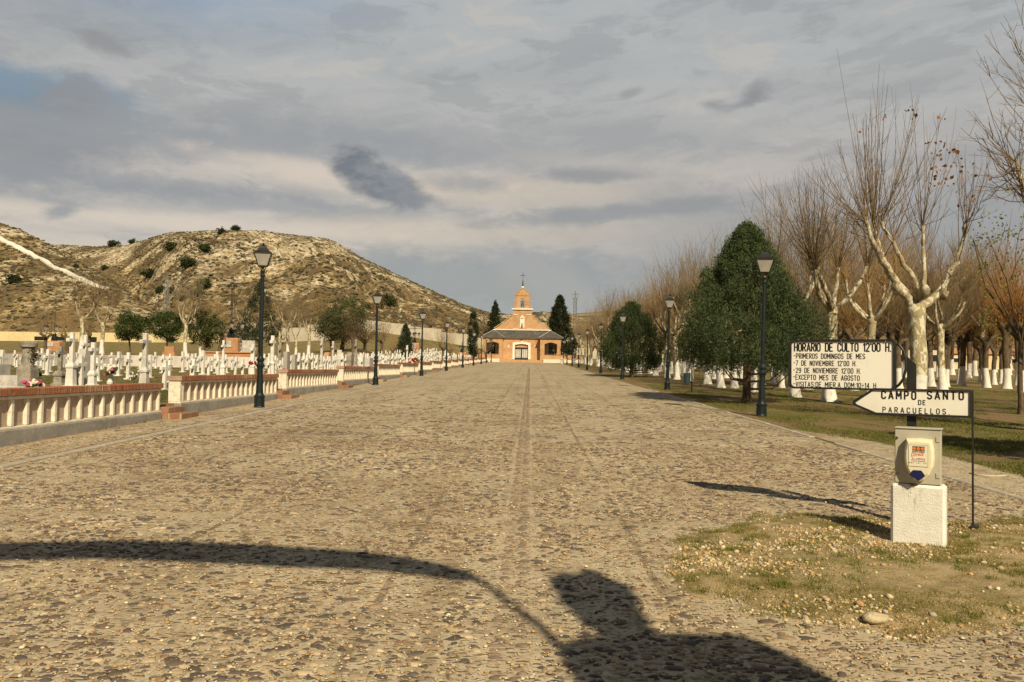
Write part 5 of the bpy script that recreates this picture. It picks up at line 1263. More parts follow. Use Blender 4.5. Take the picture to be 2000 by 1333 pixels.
# the pollard grove at the right
for px, py, sc, lab in ((1818, 755, 1.0, 'dark pollard with knobbly whitewashed foot just right of the tall plane trunk'), (1848, 756, .95, 'leaning pollard with white foot above the letter S of the arrow board'), (1875, 750, .95, 'pollard with a shadowed white foot above the letters of the arrow board'),
                       (1927, 757, 1.05, 'stout pollard with straight white foot right of the arrow board corner'), (1966, 760, 1.05, 'thick pollard with white foot near the right edge of the photo'), (1998, 768, 1.0, 'pollard cut by the right edge of the photo'),
                       (1832, 738, .9, 'pollard with short white foot behind the leaning one'), (1941, 752, .9, 'thin pale leaning stem with white foot beside the stout pollard'), (1915, 748, .9, 'dark pollard half hidden left of the stout one'), (1957, 750, .9, 'dark pollard half hidden left of the thick one')):
    q = on_ground(px, py); put(protoK, int(px), (q[0], q[1], float(T(q[0], q[1]))), sc, lab)
gr_ = 0
for y in np.arange(56, 128, 7.0):
    gi = 1; gr_ += 1
    for x in np.arange(26 + (y % 14) * .2, 70, 6.2):
        xx, yy = x + rr.uniform(-1.6, 1.6), y + rr.uniform(-1.6, 1.6); pxx = 1035 + xx / yy * F
        if pxx < 1470 or pxx > 2120 or (yy < 70 and abs((pxx % 45)) < 14): continue
        s = rr.uniform(.95, 1.3); put(protoK, int(xx * 7), (xx, yy, float(T(xx, yy))), (s, s * 1.12), 'dark pollard with russet shoots, %s tree in the %s rank of the right-hand grove' % (ORD[gi], ORD[gr_]), GK); gi += 1
# pollards hidden between planes give the rows their ochre body
for y in np.arange(62, 168, 6.0):
    x = 12.8 + rr.uniform(-.8, .8); s = rr.uniform(.85, 1.05); put(protoK, 1 + 2 * int(rr.random() * 2), (x, y, float(T(x, y))), (s, s * 1.02), 'ochre-shooted pollard between the plane rows, %s from the camera' % ORD[int((y - 62) / 6.0 + 1.01)], 'ochre pollards between the plane tree rows')
q = on_ground(1700, 776); put(protoP, 3, (q[0], q[1], float(T(q[0], q[1]))), 1.0, 'white-limbed plane tree left of the tall plane, its trunk rising behind the timetable board')
protoB = [pollard(160 + i, th=2.6, r=.17, ns=[230, 210, 220][i], sl=[5.8, 5.2, 6.2][i], spread=.52, twig=['twig', 'twig_gold', 'twig_grey'][i], tr=.013, heads=6, name='bare_tree') for i in range(3)]
for k, (px, Y, sc) in enumerate(((1490, 50, .95), (1530, 46, 1.0), (1580, 44, 1.05), (1625, 47, 1.1), (1668, 43, 1.0), (1715, 50, 1.1), (1755, 45, 1.0), (1800, 52, 1.1), (1838, 47, 1.0), (1880, 54, 1.1), (1925, 60, 1.15), (1965, 62, 1.15), (1440, 56, .95), (1395, 62, .9))):
    put(protoB, k, place(px, Y), sc, 'dense brown bare tree of the belt behind the front plane trees, %s from left' % ORD[sorted((1490, 1530, 1580, 1625, 1668, 1715, 1755, 1800, 1838, 1880, 1925, 1965, 1440, 1395)).index(px) + 1], 'dense bare trees behind the front planes')
for x_, y_, s_ in ((13.6, 17.2, 1.0), (17.2, 22.6, 1.05), (20.5, 27.5, 1.0)):
    put(protoP, int(x_), (x_, y_, float(T(x_, y_))), s_, 'bare plane tree standing beyond the right edge of the photo, %s' % {13.6: 'closest to the camera', 17.2: 'the middle one', 20.5: 'the farthest one'}[x_])
# budding tree with yellow-green leaves at the right edge
def broadleaf(name, seed, H, R_, th, label, c1, c2, ncl=160, per=40, size=.12, cr_=.45, trunk_r=.12, twigm='twig', sparse=False, squash=.75, group=None, barkm='bark_brown'):
    rg = np.random.default_rng(seed); t = thing(name, (0, 0, 0), label, 'tree', group)
    tb, top, rt = trunk_mesh(trunk_r, th, rg, rg.uniform(-.2, .2), barkm, 9, .3); zc = th + (H - th) * .48
    d = rg.normal(0, 1, (ncl, 3)); d /= np.linalg.norm(d, axis=1, keepdims=True); q = rg.uniform(.25, 1, ncl)[:, None] ** .6
    C = d * q * np.array([R_, R_, (H - th) * .52]) * (1 + .18 * np.sin(d[:, :1] * 5 + seed)) + (0, 0, zc); C[:, 2] = np.maximum(C[:, 2], th * .8)
    for k in range(9):
        c_ = C[rg.integers(ncl)]; tb.add([top - (0, 0, .1), (top * .45 + c_ * .55) + rg.normal(0, .12, 3), c_], [rt * .5, rt * .28, .012], 6)
    tb.build('trunk', M[barkm], t)
    if twigm:
        tw_ = Tubes()
        for k in range(ncl // 2):
            c_ = C[rg.integers(ncl)]; d_ = c_ - top; tw_.add(curve(top + d_ * rg.uniform(.2, .6), d_ / np.linalg.norm(d_) + rg.normal(0, .35, 3), H * .28, 4, (0, 0, .3), rg, .1), np.linspace(.018, .005, 5), 3)
        tw_.build('branches', M[twigm], t)
    leaf_crown(C, np.full(ncl, cr_) * rg.uniform(.6, 1.2, ncl), per, size, c1, c2, rg, 1.7, parent=t, shell=.2); return t
o = broadleaf('budding_tree', 90, 7.2, 1.9, 2.3, 'slender dark-stemmed tree with fresh yellow-green leaves at the right edge', (.14, .17, .03), (.26, .27, .06), 44, 16, .10, .42, .08); at(o, 1992, 26)
# left: cemetery trees
for k, (px, Y, H, R_, th, lab, c1, c2, tr_) in enumerate((
    (254, 62.5, 3.3, 1.35, 1.2, 'small round green olive tree left of the larger one behind the retaining wall', (.035, .055, .014), (.085, .11, .03), .07),
    (322, 64, 3.6, 1.5, 1.2, 'larger round green olive tree in front of the cream wall', (.035, .055, .014), (.085, .115, .03), .08),
    (398, 66, 3.6, 1.7, 1.0, 'green olive tree with forked dark trunk left of the brick monument', (.035, .055, .014), (.095, .12, .035), .09),
    (668, 97, 6.4, 3.3, 1.2, 'biggest green spreading tree behind the crosses in the middle of the cemetery', (.030, .050, .014), (.10, .125, .035), .24),
    (648, 94, 4.8, 2.2, 1.3, 'olive-coloured half-bare tree at the left flank of the biggest green tree', (.06, .065, .025), (.12, .12, .05), .2))):
    o = broadleaf('olive_tree', 100 + k, H, R_, th, lab, c1, c2, 150, 46, .12 if k < 3 else .17, .36 if k < 3 else .7, tr_, None if k < 3 else 'twig'); at(o, px, Y)
o = broadleaf('leafless_tree', 110, 4.9, 2.4, 1.2, 'brown bushy leafless tree at the right flank of the biggest green tree', (.085, .060, .035), (.13, .09, .055), 120, 16, .12, .7, .22); at(o, 712, 95)
o = broadleaf('leafless_tree', 111, 4.4, 2.0, 1.2, 'low brown leafless tree in front of the biggest green tree', (.085, .060, .035), (.13, .09, .055), 90, 16, .12, .6, .2); at(o, 690, 93)
LP = [plane_tree(120 + i, th=[2.6, 2.3, 2.5][i], r=.16, nl=[3, 4, 4][i], ll=[2.0, 1.8, 2.2][i], lr=.34, ns=22, sl=2.8, twig=['twig', 'twig', 'twig_grey'][i], tr=.011, sub=3, spread=.42) for i in range(3)]
for k, (px, Y, sc, lab) in enumerate(((157, 62, 1.05, 'white-barked bare plane tree with three limbs left behind the grey retaining wall'), (199, 62, 1.0, 'white-barked bare plane tree with two upright limbs right of its neighbour behind the grey wall'),
    (362, 63, .95, 'pale bare plane tree with raised limbs between two olive trees'), (392, 66, .8, 'thin pale bare tree in front of the third olive tree'), (470, 74, 1.2, 'pale branching bare tree right behind the brick monument'),
    (563, 70, .95, 'pale knotty plane tree with long curved limbs right of the nearest lamp'), (546, 72, .8, 'small pale bare tree left of the knotty plane tree'), (603, 72, .95, 'bare tree with dark forked limbs in front of the pale wall'), (577, 68, .7, 'short pale bare stem beside the knotty plane tree'))):
    put(LP, k, place(px, Y), sc, lab)
DT = [pollard(130 + i, th=1.5, r=.16, ns=46, sl=3.2, spread=.55, twig=['twig', 'twig_gold'][i], barkm='bark_brown', tr=.014, heads=4) for i in range(2)]
for k, (px, Y, sc, lab) in enumerate(((88, 66, .9, 'dark bare tree left of the far brick monument'), (130, 66, .85, 'dark low bare tree with spreading limbs before the cream wall'), (172, 70, .95, 'thin dark bare tree between the two white-barked trees'), (430, 78, 1.25, 'large ochre bare tree behind the brick monument'),
    (745, 100, 1.15, 'ochre pollard with thick stem beside the second left-hand lamp'), (768, 100, .7, 'small knobbly pollard right of the ochre one'), (865, 118, 1.2, 'pollard with dark knobbly head between third and fourth left-hand lamps'), (880, 121, 1.0, 'second knobbly pollard just right of the one between the lamps'),
    (820, 128, .8, 'thin bare tree in front of the stepped wall'), (935, 152, .95, 'pollard with white foot left of the chapel porch'), (948, 158, 1.0, 'bare tree touching the left side of the chapel porch'), (985, 200, 1.5, 'pale yellow bare tree behind the chapel\'s left side'), (960, 190, 1.4, 'yellowish bare tree in front of the small pointed conifer'))):
    put(DT, k, place(px, Y), sc, lab)
# hillside foot thicket left of the wall (bare scrub trees behind it)
for k, (px, Y) in enumerate(sorted(((600, 178), (625, 180), (652, 182), (575, 182), (530, 186), (500, 190), (480, 186), (545, 178), (770, 196), (800, 200), (840, 206), (870, 212), (735, 190), (900, 214), (920, 222), (940, 228), (345, 204), (365, 206), (400, 202)))):
    put(DT, k, place(px, Y), rr.uniform(1.5, 2.1), 'brown bare tree behind the boundary wall at the hill foot, %s from left' % ORD[k + 1], 'bare trees at the foot of the hill')
for p_ in (protoP + protoK + LP + DT):
    assert p_.name in used

# ------------------------------------------------------------------ hill: bushes, scrub, white stripe
def bush(px, py, r, lab, c1=(.025, .040, .014), c2=(.06, .08, .03), gr=None):
    p = ground(px, py, 150); rg = np.random.default_rng(int(px * 7 + py)); k = 26
    rm = r * p[1] / F; C = rg.normal(0, .45, (k, 3)) * rm * np.array([1, 1, .6]) + (0, 0, rm * .55)
    t = leaf_crown(C, np.full(k, rm * .55), 46, rm * .30, c1, c2, rg, 1.3, name='hill_bush', shell=.3); t.location = tuple(map(float, p)); tag(t, lab, 'bush', gr)
for px, py, r, lab in ((434, 457, 8, 'left of two round bushes on the crest of the hill'), (459, 451, 7, 'right of two round bushes on the crest of the hill'), (334, 490, 11, 'dark bush high on the left flank of the hill'), (397, 492, 11, 'dark bush on the pale ridge of the hill'),
    (366, 522, 12, 'elongated green bush below the pale ridge'), (292, 542, 10, 'round dark bush on the ochre slope'), (312, 571, 8, 'green bush low in the gully beside the pylon'), (335, 571, 7, 'brown-green bush right of the pylon in the gully'), (398, 565, 13, 'long green bush in the gully of the main hill'), (388, 578, 9, 'lower end bush of the green gully'),
    (199, 479, 8, 'dark bush on the saddle skyline'), (222, 481, 8, 'paler bush next to the dark one on the saddle skyline'), (258, 476, 6, 'sparse bush on the skyline at the start of the hill'), (203, 527, 6, 'green bush at the head of the valley'), (27, 554, 11, 'green bush on the near left slope'), (148, 524, 5, 'small green bush just above the white stripe'),
    (755, 596, 15, 'dark green bush above the stepped white wall'), (740, 602, 10, 'left part bush above the stepped white wall'), (358, 588, 7, 'bush at the foot of the gully'), (725, 606, 9, 'low green bush by the top of the stepped white wall')):
    bush(px, py, r, lab)
# the painted stone strip running down the near slope
pts = [ground(px, py, 150) for px, py in ((-60, 438), (-30, 452), (0, 468), (30, 483), (60, 498), (90, 513), (118, 528), (145, 541), (172, 553), (196, 562), (212, 566))]
b = MB(); dense = []
for p, q in zip(pts[:-1], pts[1:]):
    for k in range(8): u = k / 8; x, y = p[0] + (q[0] - p[0]) * u, p[1] + (q[1] - p[1]) * u; dense.append((x, y))
for i, (p, q) in enumerate(zip(dense[:-1], dense[1:])):
    w = 1.15 + .15 * math.sin(i * 1.3); cs = []
    for (x, y), s in ((p, -1), (q, -1), (q, 1), (p, 1)): cs.append((x, y + s * w, float(T(x, y + s * w)) + .5))
    b.add(cs + [(c_[0], c_[1], c_[2] - 1.2) for c_ in cs], [(0, 1, 2, 3), (7, 6, 5, 4), (0, 4, 5, 1), (1, 5, 6, 2), (2, 6, 7, 3), (3, 7, 4, 0)])
o = b.build('white_stone_strip', M['white']); tag(o, 'broad white painted stone strip running down the near left hillside', 'stone strip')
# scrub: too many to count
rg = np.random.default_rng(5)
base_v = np.array([(math.cos(a) * r_, math.sin(a) * r_, z_) for r_, z_ in ((1, 0), (.8, .5)) for a in np.arange(6) * math.pi / 3] + [(0, 0, .75)])
base_f = [(i, (i + 1) % 6, 6 + (i + 1) % 6, 6 + i) for i in range(6)] + [(6 + i, 6 + (i + 1) % 6, 12, 12) for i in range(6)]
n_ = 62000
tt = rg.uniform(-.72, .36, n_); YY = 150 + 420 * rg.uniform(0, 1, n_) ** .8; XX = tt * YY
tw = np.interp(tt, WALL[0], WALL[2]); ok = (YY > tw + 6); dn = fbm(XX * .03, YY * .02, 41) + .5 * fbm(XX * .12, YY * .1, 43, 2); ok &= rg.uniform(.34, .92, n_) < dn; ok &= ~((tt > 0.0) & (rg.uniform(0, 1, n_) < .6))
XX, YY, dn = XX[ok], YY[ok], dn[ok]; ZZ = T(XX, YY); k = len(XX)
sz = rg.uniform(.28, .85, k) * (.6 + dn * .5); jit = rg.uniform(.7, 1.3, (k, 13, 1))
Vv = base_v[None] * jit * np.stack([sz, sz, sz * .8], 1)[:, None, :] + np.stack([XX, YY, ZZ - .12 * sz], 1)[:, None, :]
Ff = (np.array(base_f)[None] + (np.arange(k) * 13)[:, None, None]).reshape(-1, 4)
tri = Ff[:, 2] == Ff[:, 3]; Ft = np.where(tri[:, None], np.stack([Ff[:, 0], Ff[:, 1], Ff[:, 2], Ff[:, 2]], 1), Ff)
Fq = Ff[~tri]; Ft3 = Ff[tri][:, :3]; F3 = np.concatenate([Fq[:, [0, 1, 2]], Fq[:, [0, 2, 3]], Ft3])
cl = np.array([(.085, .065, .038), (.11, .083, .05), (.065, .058, .03), (.15, .115, .07), (.055, .06, .024)])[rg.integers(0, 5, k)]
o = np_obj('hillside_scrub', Vv.reshape(-1, 3), F3, M['scrub'], col=np.repeat(cl, 13, 0)); tag(o, kind='stuff')

# ------------------------------------------------------------------ pylon, mast, wires
def lattice(name, px, Y, H, w0, w1, lab, cat, arms=None, k=9):
    p = place(px, Y); t = thing(name, p, lab, cat); b = MB()
    for sx in (-1, 1):
        for sy in (-1, 1): b.tube([(sx * w0, sy * w0, -.3), (sx * w1, sy * w1, H)], .06, 4)
    for i in range(k):
        za, zb = H * i / k, H * (i + 1) / k; a, c_ = w0 + (w1 - w0) * i / k, w0 + (w1 - w0) * (i + 1) / k
        for s in (-1, 1):
            b.tube([(-a, s * a, za), (c_, s * c_, zb)], .035, 3); b.tube([(a, s * a, za), (-c_, s * c_, zb)], .035, 3); b.tube([(s * a, -a, za), (s * c_, c_, zb)], .035, 3); b.tube([(-c_, s * c_, zb), (c_, s * c_, zb)], .035, 3)
    b.build('lattice', M['steel'], t)
    if arms: arms(t, H)
    return t
def arms1(t, H):
    b = MB(); b.tube([(-1.2, 0, H - .3), (1.2, 0, H - .3)], .07, 4); b.tube([(-1.2, 0, H + .5), (1.2, 0, H + .5)], .07, 4); b.tube([(0, 0, H - .4), (0, 0, H + .9)], .07, 4); b.build('crossarm', M['steel'], t)
lattice('power_pylon', 322, 222, 12.6, .75, .3, 'grey lattice power pylon standing in the valley before the hill', 'pylon', arms1)
def arms2(t, H):
    b = MB(); b.tube([(0, 0, H), (0, 0, H + 1.6)], .12, 6)
    for s in (-1, 1): b.box(s * .55 - .12, s * .55 + .12, -.2, .1, H - .3, H + 1.2); b.tube([(0, 0, H + .9), (s * .75, 0, H + .9)], .06, 4)
    b.build('antenna', M['steel'], t)
lattice('telecom_mast', 1122, 192, 14.6, .36, .30, 'slim lattice mast with antennas right of the dark conifer by the chapel', 'mast', arms2, 14)

# ------------------------------------------------------------------ brick monuments with iron crosses and lanterns
def monument(px, Y, w, h, H, lab, lamps=4, Hl=2.35, rl=.85):
    p = place(px, Y); t = thing('iron_cross_monument', p, lab, 'monument')
    b = MB(); n = 8; b.lathe([(w * .60, 0), (w * .60, .12), (w * .54, .14), (w * .52, h - .15), (w * .46, h)], 8, rot=R(22.5)); b.build('brick_pedestal', M['pedbrick'], t)
    b = MB(); b.prism(rrect(-w * .22, w * .22, h * .48, h * .84, .08), 1, -w * .53, -w * .47); b.build('plaque', M['marble'], t)
    b = MB(); b.lathe([(.30, h + .002), (.30, h + .35), (.20, h + .5), (.16, h + .75)], 10); b.build('iron_base', M['iron'], t)
    b = MB()
    for s in (-.05, .05): b.tube([(s, 0, h + .7), (s, 0, H)], .022, 4); 
    b.tube([(-1.1, 0, H - .72), (1.1, 0, H - .72)], .022, 4); b.tube([(-1.1, 0, H - .82), (1.1, 0, H - .82)], .022, 4); b.tube([(.22 * math.cos(a), 0, H - .77 + .22 * math.sin(a)) for a in np.linspace(0, 2 * math.pi, 13)], .018, 4)
    b.build('iron_cross', M['iron'], t)
    for k in range(lamps):
        a = R(20 + 360 * k / lamps); x, y = rl * math.cos(a), rl * math.sin(a)
        b = MB(); b.tube([(x * .2, y * .2, h + .45), (x * .6, y * .6, h + .75), (x, y, Hl - .25), (x, y, Hl)], .03, 5); ar_ = b.build('lamp_arm', M['iron'], t)
        b = MB(); b.lathe([(.12, Hl), (.21, Hl + .32)], 4, c=(x, y, 0)); b.build('lantern', M['glass_milk'], ar_)
        b = MB(); b.lathe([(.27, Hl + .325), (.10, Hl + .48), (.02, Hl + .58)], 4, c=(x, y, 0)); b.build('lantern_roof', M['black'], ar_)
    return t
monument(450, 68, 1.45, 1.5, 6.6, 'brick monument with tall thin iron cross and four lanterns left of the nearest lamp')
monument(105, 84, 1.5, 1.1, 6.0, 'farther brick monument with iron cross at the left edge behind the graves', 5, 2.2, 1.0)
monument(809, 127, 1.5, 1.6, 4.6, 'small distant brick monument with plaque beside the third left-hand lamp', 4, 2.7, .7)
monument(902, 150, 1.6, 1.3, 3.2, 'most distant brick monument near the fourth left-hand lamp', 2, 1.9, .4)
b = MB(); b.box(-.0, 1.1, -.1, .1, -.2, 1.35); o = b.build('niche_wall', M['marble']); o.location = place(473, 72); tag(o, 'short white tiled wall piece right beside the brick monument', 'wall')
b = MB(); b.box(-2.2, 1.6, -.6, .1, -.3, .32); b.box(-2.3, 1.7, -.7, .12, .322, .42); o = b.build('monument_bench', M['pedbrick']); p = place(455, 66); o.location = p; tag(o, 'low brick ledge in front of the nearer brick monument', 'ledge')
b = MB(); b.box(-.45, .45, -.2, .2, -.1, .35); b.box(-.35, .35, -.1, .14, .352, .75); o = b.build('garden_altar', M['pedbrick']); o.location = place(331, 61.5); tag(o, 'small ochre brick shrine under the larger olive tree', 'shrine')
# ------------------------------------------------------------------ graves
def cross_bm(h=1.05, w=.16, d=.13, arm=.30, za=.72, plinth=True):
    """faces the avenue: its arms lie along Y"""
    b = MB(); b.bbox(-d / 2, d / 2, -w / 2, w / 2, .0, h, .012)
    for s in (-1, 1):
        y0, y1 = sorted((s * (w / 2 + .001), s * arm)); b.bbox(-d / 2 + .002, d / 2 - .002, y0, y1, h * za - w * .45, h * za + w * .45, .012)
    if plinth: b.bbox(-d * 1.1, d * 1.1, -w, w, -.1, .05, .01)
    return b
cproto = [cross_bm(1.02, .135, .11, .27).build('grave_cross', M['cross']), cross_bm(1.12, .15, .12, .28, .70).build('grave_cross', M['cross']), cross_bm(.90, .125, .10, .24, .74).build('grave_cross', M['cross'])]
cfirst = [True] * 3
GC = 'small white grave crosses in rows on the cemetery lawn'
spots = []
rg = np.random.default_rng(77)
taken = []
def ok_spot(x, y, dmin):
    for a, b_ in taken:
        if (a - x) ** 2 + (b_ - y) ** 2 < dmin * dmin: return False
    return True
# tight rows beside the avenue further back, looser ranks in front
for x in np.arange(-10.6, -16.8, -1.55):
    for y in np.arange(50, 150, 1.75):
        if rg.random() < .88 and not (86 < y < 92): spots.append((x + rg.normal(0, .07), y + rg.normal(0, .12)))
for x in np.arange(-11.5, -44, -2.7):
    for y in np.arange(26, 58.5, 2.05):
        if x / y < -.72 or x / y > -.28 and False: continue
        dens = .55 if y < 34 else .80
        if rg.random() < dens: spots.append((x + rg.normal(0, .18), y + rg.normal(0, .25)))
spots = [(x, y) for x, y in spots if -0.66 < x / y]
spots.sort(key=lambda q: q[1])
NI = 290
for i, (x, y) in enumerate(spots[:NI]):
    k = int(rg.integers(0, 3)); o = cproto[k] if cfirst[k] else cproto[k].copy()
    if not cfirst[k]: COL.objects.link(o)
    cfirst[k] = False
    o.location = (x, y, float(T(x, y)) - .0); s = rg.uniform(.88, 1.12); o.scale = (s, s, s); o.rotation_euler = (rg.normal(0, .03), rg.normal(0, .03), rg.normal(0, .08))
    far_ = y > 62
    tag(o, 'plain white cross of the tight rows beside the avenue' if far_ else 'plain white cross standing in the grass of the near cemetery field', 'grave cross', 'white crosses of the tight rows beside the avenue' if far_ else 'white crosses of the near cemetery field')
b = MB()
for (x, y) in spots[NI:]:
    c_ = cross_bm(1.0 * rg.uniform(.9, 1.1)); b.add([(p[0] + x, p[1] + y, p[2] + float(T(x, y))) for p in c_.v], c_.f)
if b.v: tag(b.build('distant_crosses', M['cross']), 'countless white crosses in the farthest rows beside the avenue', 'grave crosses', kind='stuff')

def big_cross(px, Y, H, lab, ped=(.34, .5), m='marble', w=.15, arm=.34, tilt=0.0):
    x, y, z = place(px, Y); t = thing('memorial_cross', (x, y, z), lab, 'memorial cross'); pw_, ph = ped; pw_ *= .66; w *= .9
    b = MB(); b.bbox(-pw_ * .62, pw_ * .62, -pw_ * .62, pw_ * .62, -.1, .12, .015); b.lathe([(pw_ * .62, .12), (pw_ * .52, ph - .1), (pw_ * .66, ph - .08), (pw_ * .66, ph - .02), (pw_ * .40, ph + .08)], 4, rot=R(45)); b.build('pedestal', M[m], t)
    b = cross_bm(H - ph, w, w * .95, arm, .76, False); b.v = [(p[0], p[1], p[2] + ph + .02) for p in b.v]; b.build('cross', M[m], t); return t
big_cross(140, 25.5, 1.75, 'tallest slim marble cross on a stepped pedestal at the left, before the white-barked tree', (.42, .75), 'cross', .14, .26)
big_cross(182, 26.5, 1.45, 'shorter pale cross on a pedestal right of the arched headstone', (.38, .48), 'cross', .15, .22)
big_cross(283, 27.0, 1.80, 'tall cross on a sloping pedestal near the end of the nearest balustrade', (.44, .62), 'marble', .16, .32)
big_cross(436, 38.5, 1.75, 'slim marble cross on a square pedestal in front of the brick monument', (.42, .55), 'cross', .12, .2)
big_cross(532, 37, 1.95, 'tall white cross just right of the nearest left-hand lamp', (.40, .75), 'cross', .17, .26)
big_cross(494, 40, 1.6, 'white cross with red flowers touching the nearest left-hand lamp', (.36, .6), 'cross', .17, .26)
big_cross(118, 26.5, 1.30, 'old grey stone cross rising from a rocky cairn', (.5, .45), 'stone', .14, .2)
big_cross(547, 41, 1.7, 'grey stone cross behind the tall white one right of the nearest lamp', (.3, .3), 'stone', .15, .2)
def headstone(px, Y, w, h, lab, m='marble', shape='ogee', th=.22, rz=0.0):
    x, y, z = place(px, Y); t = thing('headstone', (x, y, z), lab, 'headstone', rz=rz)
    if shape == 'ogee': poly = [(-w / 2, 0), (w / 2, 0), (w / 2, h * .5), (w * .40, h * .62), (w * .18, h * .80), (w * .12, h), (-w * .12, h), (-w * .18, h * .80), (-w * .40, h * .62), (-w / 2, h * .5)]
    elif shape == 'slab': poly = [(-w / 2, 0), (w / 2, 0), (w / 2, h), (-w / 2, h)]
    else: poly = [(-w / 2, 0), (w / 2, 0), (w / 2, h * .75)] + [(w / 2 * math.cos(a), h * .75 + h * .25 * math.sin(a)) for a in np.linspace(.2, math.pi - .2, 8)] + [(-w / 2, h * .75)]
    MB().prism(poly, 0, -th / 2, th / 2).build('slab', M[m], t); MB().bbox(-th * .9, th * .9, -w * .6, w * .6, -.1, .12, .015).build('base', M[m], t); return t
headstone(165, 27, .95, 1.25, 'pale grey headstone with sloping shoulders and a small cross top', 'marble')
big_cross(166, 29.5, 1.75, 'white cross rising just behind the sloping-shouldered headstone', (.3, .3), 'cross', .13, .22)
headstone(28, 24.5, .6, .45, 'low square grave block at the far left above the balustrade', 'marble', 'slab', .6)
headstone(2, 25.5, .6, .75, 'grey slab cut by the left edge of the photo', 'marble', 'slab', .25)
headstone(560, 42, .5, 1.25, 'tall plain grey stele right of the nearest left-hand lamp', 'greywall', 'slab', .2)
headstone(575, 45, .4, 1.1, 'narrow grey stele beside the taller one', 'greywall', 'slab', .2)
headstone(705, 54, 1.1, 1.0, 'white rounded family headstone in the middle of the crosses', 'cross', 'round', .3)
headstone(721, 52, 1.2, .95, 'broad pale headstone left of the second left-hand lamp', 'marble', 'slab', .3)
headstone(640, 56, .9, 1.25, 'ornate ochre headstone among crosses under the big green tree', 'pedbrick', 'round', .3)
headstone(684, 50, .8, 1.3, 'tall carved stone headstone left of the rounded white one', 'stone', 'round', .3)
headstone(663, 55, .5, 1.4, 'slim carved pale headstone under the big green tree', 'marble', 'ogee', .3)
big_cross(650, 50, 1.9, 'yellowed stone cross left of a cluster of headstones', (.4, .4), 'marble', .14, .2)
big_cross(695, 47, 2.0, 'carved stone cross towering above the cluster of headstones', (.5, .5), 'stone', .15, .25)
big_cross(628, 45, 2.0, 'tall ornate grey stone cross before the lawn slope', (.4, .5), 'marble', .14, .22)
big_cross(795, 70, 1.9, 'white cross monument amid flowers right of the second lamp', (.4, .6), 'cross', .16, .25)
# broken column monument
x, y, z = place(55, 24.5); t = thing('column_monument', (x, y, z), 'dark weathered broken-column grave monument with ivy near the left edge', 'monument')
MB().lathe([(.40, -.1), (.40, .10), (.32, .12), (.30, .62), (.24, .75)], 4, rot=R(45)).build('pedestal', M['stone'], t)
b = MB(); b.lathe([(.17, .752), (.165, 1.25), (.18, 1.27), (.24, 1.30), (.24, 1.42), (.20, 1.46)], 12); b.build('column', M['stone'], t)
rg2 = np.random.default_rng(2); leaf_crown(np.c_[rg2.normal(.16, .05, 16), rg2.normal(0, .06, 16), rg2.uniform(.7, 1.3, 16)], np.full(16, .09), 20, .05, (.05, .04, .02), (.12, .09, .05), rg2, 1.4, name='ivy', parent=t)
# flowers
def bouquet(px, Y, r, lab, mats_, vase=None, lift=.0, ring_=False):
    x, y, z = place(px, Y); t = thing('flower_bouquet', (x, y, z + lift), lab, 'flowers'); rgf = np.random.default_rng(int(px * 3)); zb = .0
    if vase: MB().lathe([(.05, 0), (.09, .06), (.10, .16), (.05, .24), (.07, .27)], 10).build('vase', M['cross'], t); zb = .27
    for mi, m in enumerate(mats_):
        b = MB()
        for k in range(int(16 / len(mats_)) + 3):
            if ring_: a = rgf.uniform(0, 6.28); c_ = (rgf.normal(0, .03), r * math.cos(a), zb + r * 1.1 + r * math.sin(a)); q = r * .30
            else: d = rgf.normal(0, 1, 3); d /= np.linalg.norm(d); d *= rgf.uniform(.4, 1) * r; c_ = (d[0], d[1], zb + r * .9 + d[2] * .8); q = r * .24
            b.ball(c_, q * rgf.uniform(.7, 1.2), 6, seed=k, rough=.25)
        b.build('petals' if m != 'stalk' else 'foliage', M[m], t)
    return t
bouquet(68, 23.5, .26, 'magenta and white flowers just above the balustrade at the left', ['pink', 'petalwhite', 'stalk'])
bouquet(74, 26.5, .22, 'white flower wreath beside the small cross at the left', ['petalwhite', 'stalk'], None, .1, True)
bouquet(216, 27.5, .30, 'big mixed pink bouquet in a white vase on the grass', ['pink', 'petalwhite', 'stalk'], True)
bouquet(261, 28.5, .20, 'small bunch of white flowers beside a white cross', ['petalwhite', 'stalk'], None, .15)
bouquet(494, 38, .18, 'red flowers hung on the cross behind the nearest lamp', ['red', 'stalk'], None, .55)
bouquet(812, 70, .38, 'bright red flowers by the cross right of the second lamp', ['red', 'stalk'], None, .3)
bouquet(800, 72, .36, 'pink and white flowers left of the bright red ones', ['pink', 'petalwhite'], None, .3)
bouquet(550, 39, .30, 'faded pink flowers at the foot of the grey stone cross', ['pink', 'petalwhite', 'stalk'], None, .1)
# ------------------------------------------------------------------ buildings glimpsed through the grove
def house(px, Y, w, h, d, lab, m='whitewall', roof='slate', win=3):
    x, y, z = place(px, Y); t = thing('outbuilding', (x, y, z), lab, 'building'); MB().box(0, w, 0, d, -.5, h).build('wall', M[m], t)
    MB().prism([(-.3, h + .003), (d + .3, h + .003), (d / 2, h + d * .22)], 0, -.3, w + .3).build('roof', M[roof], t)
    for k in range(win):
        xx = w * (k + .5) / win; fr = MB(); fr.box(xx - .45, xx + .45, -.05, -.002, h * .4, h * .75); o = fr.build('window', M['cross'], t); MB().box(xx - .36, xx + .36, -.06, -.052, h * .4 + .1, h * .75 - .1).build('pane', M['darkhole'], o)
house(1735, 104, 7.5, 2.9, 5, 'low white building seen through the bracket ring of the sign', 'whitewall', 'slate', 2)
house(1838, 118, 16, 2.2, 4, 'long low cream building with dark openings behind the pollard grove', 'yellow', 'pedbrick', 4)
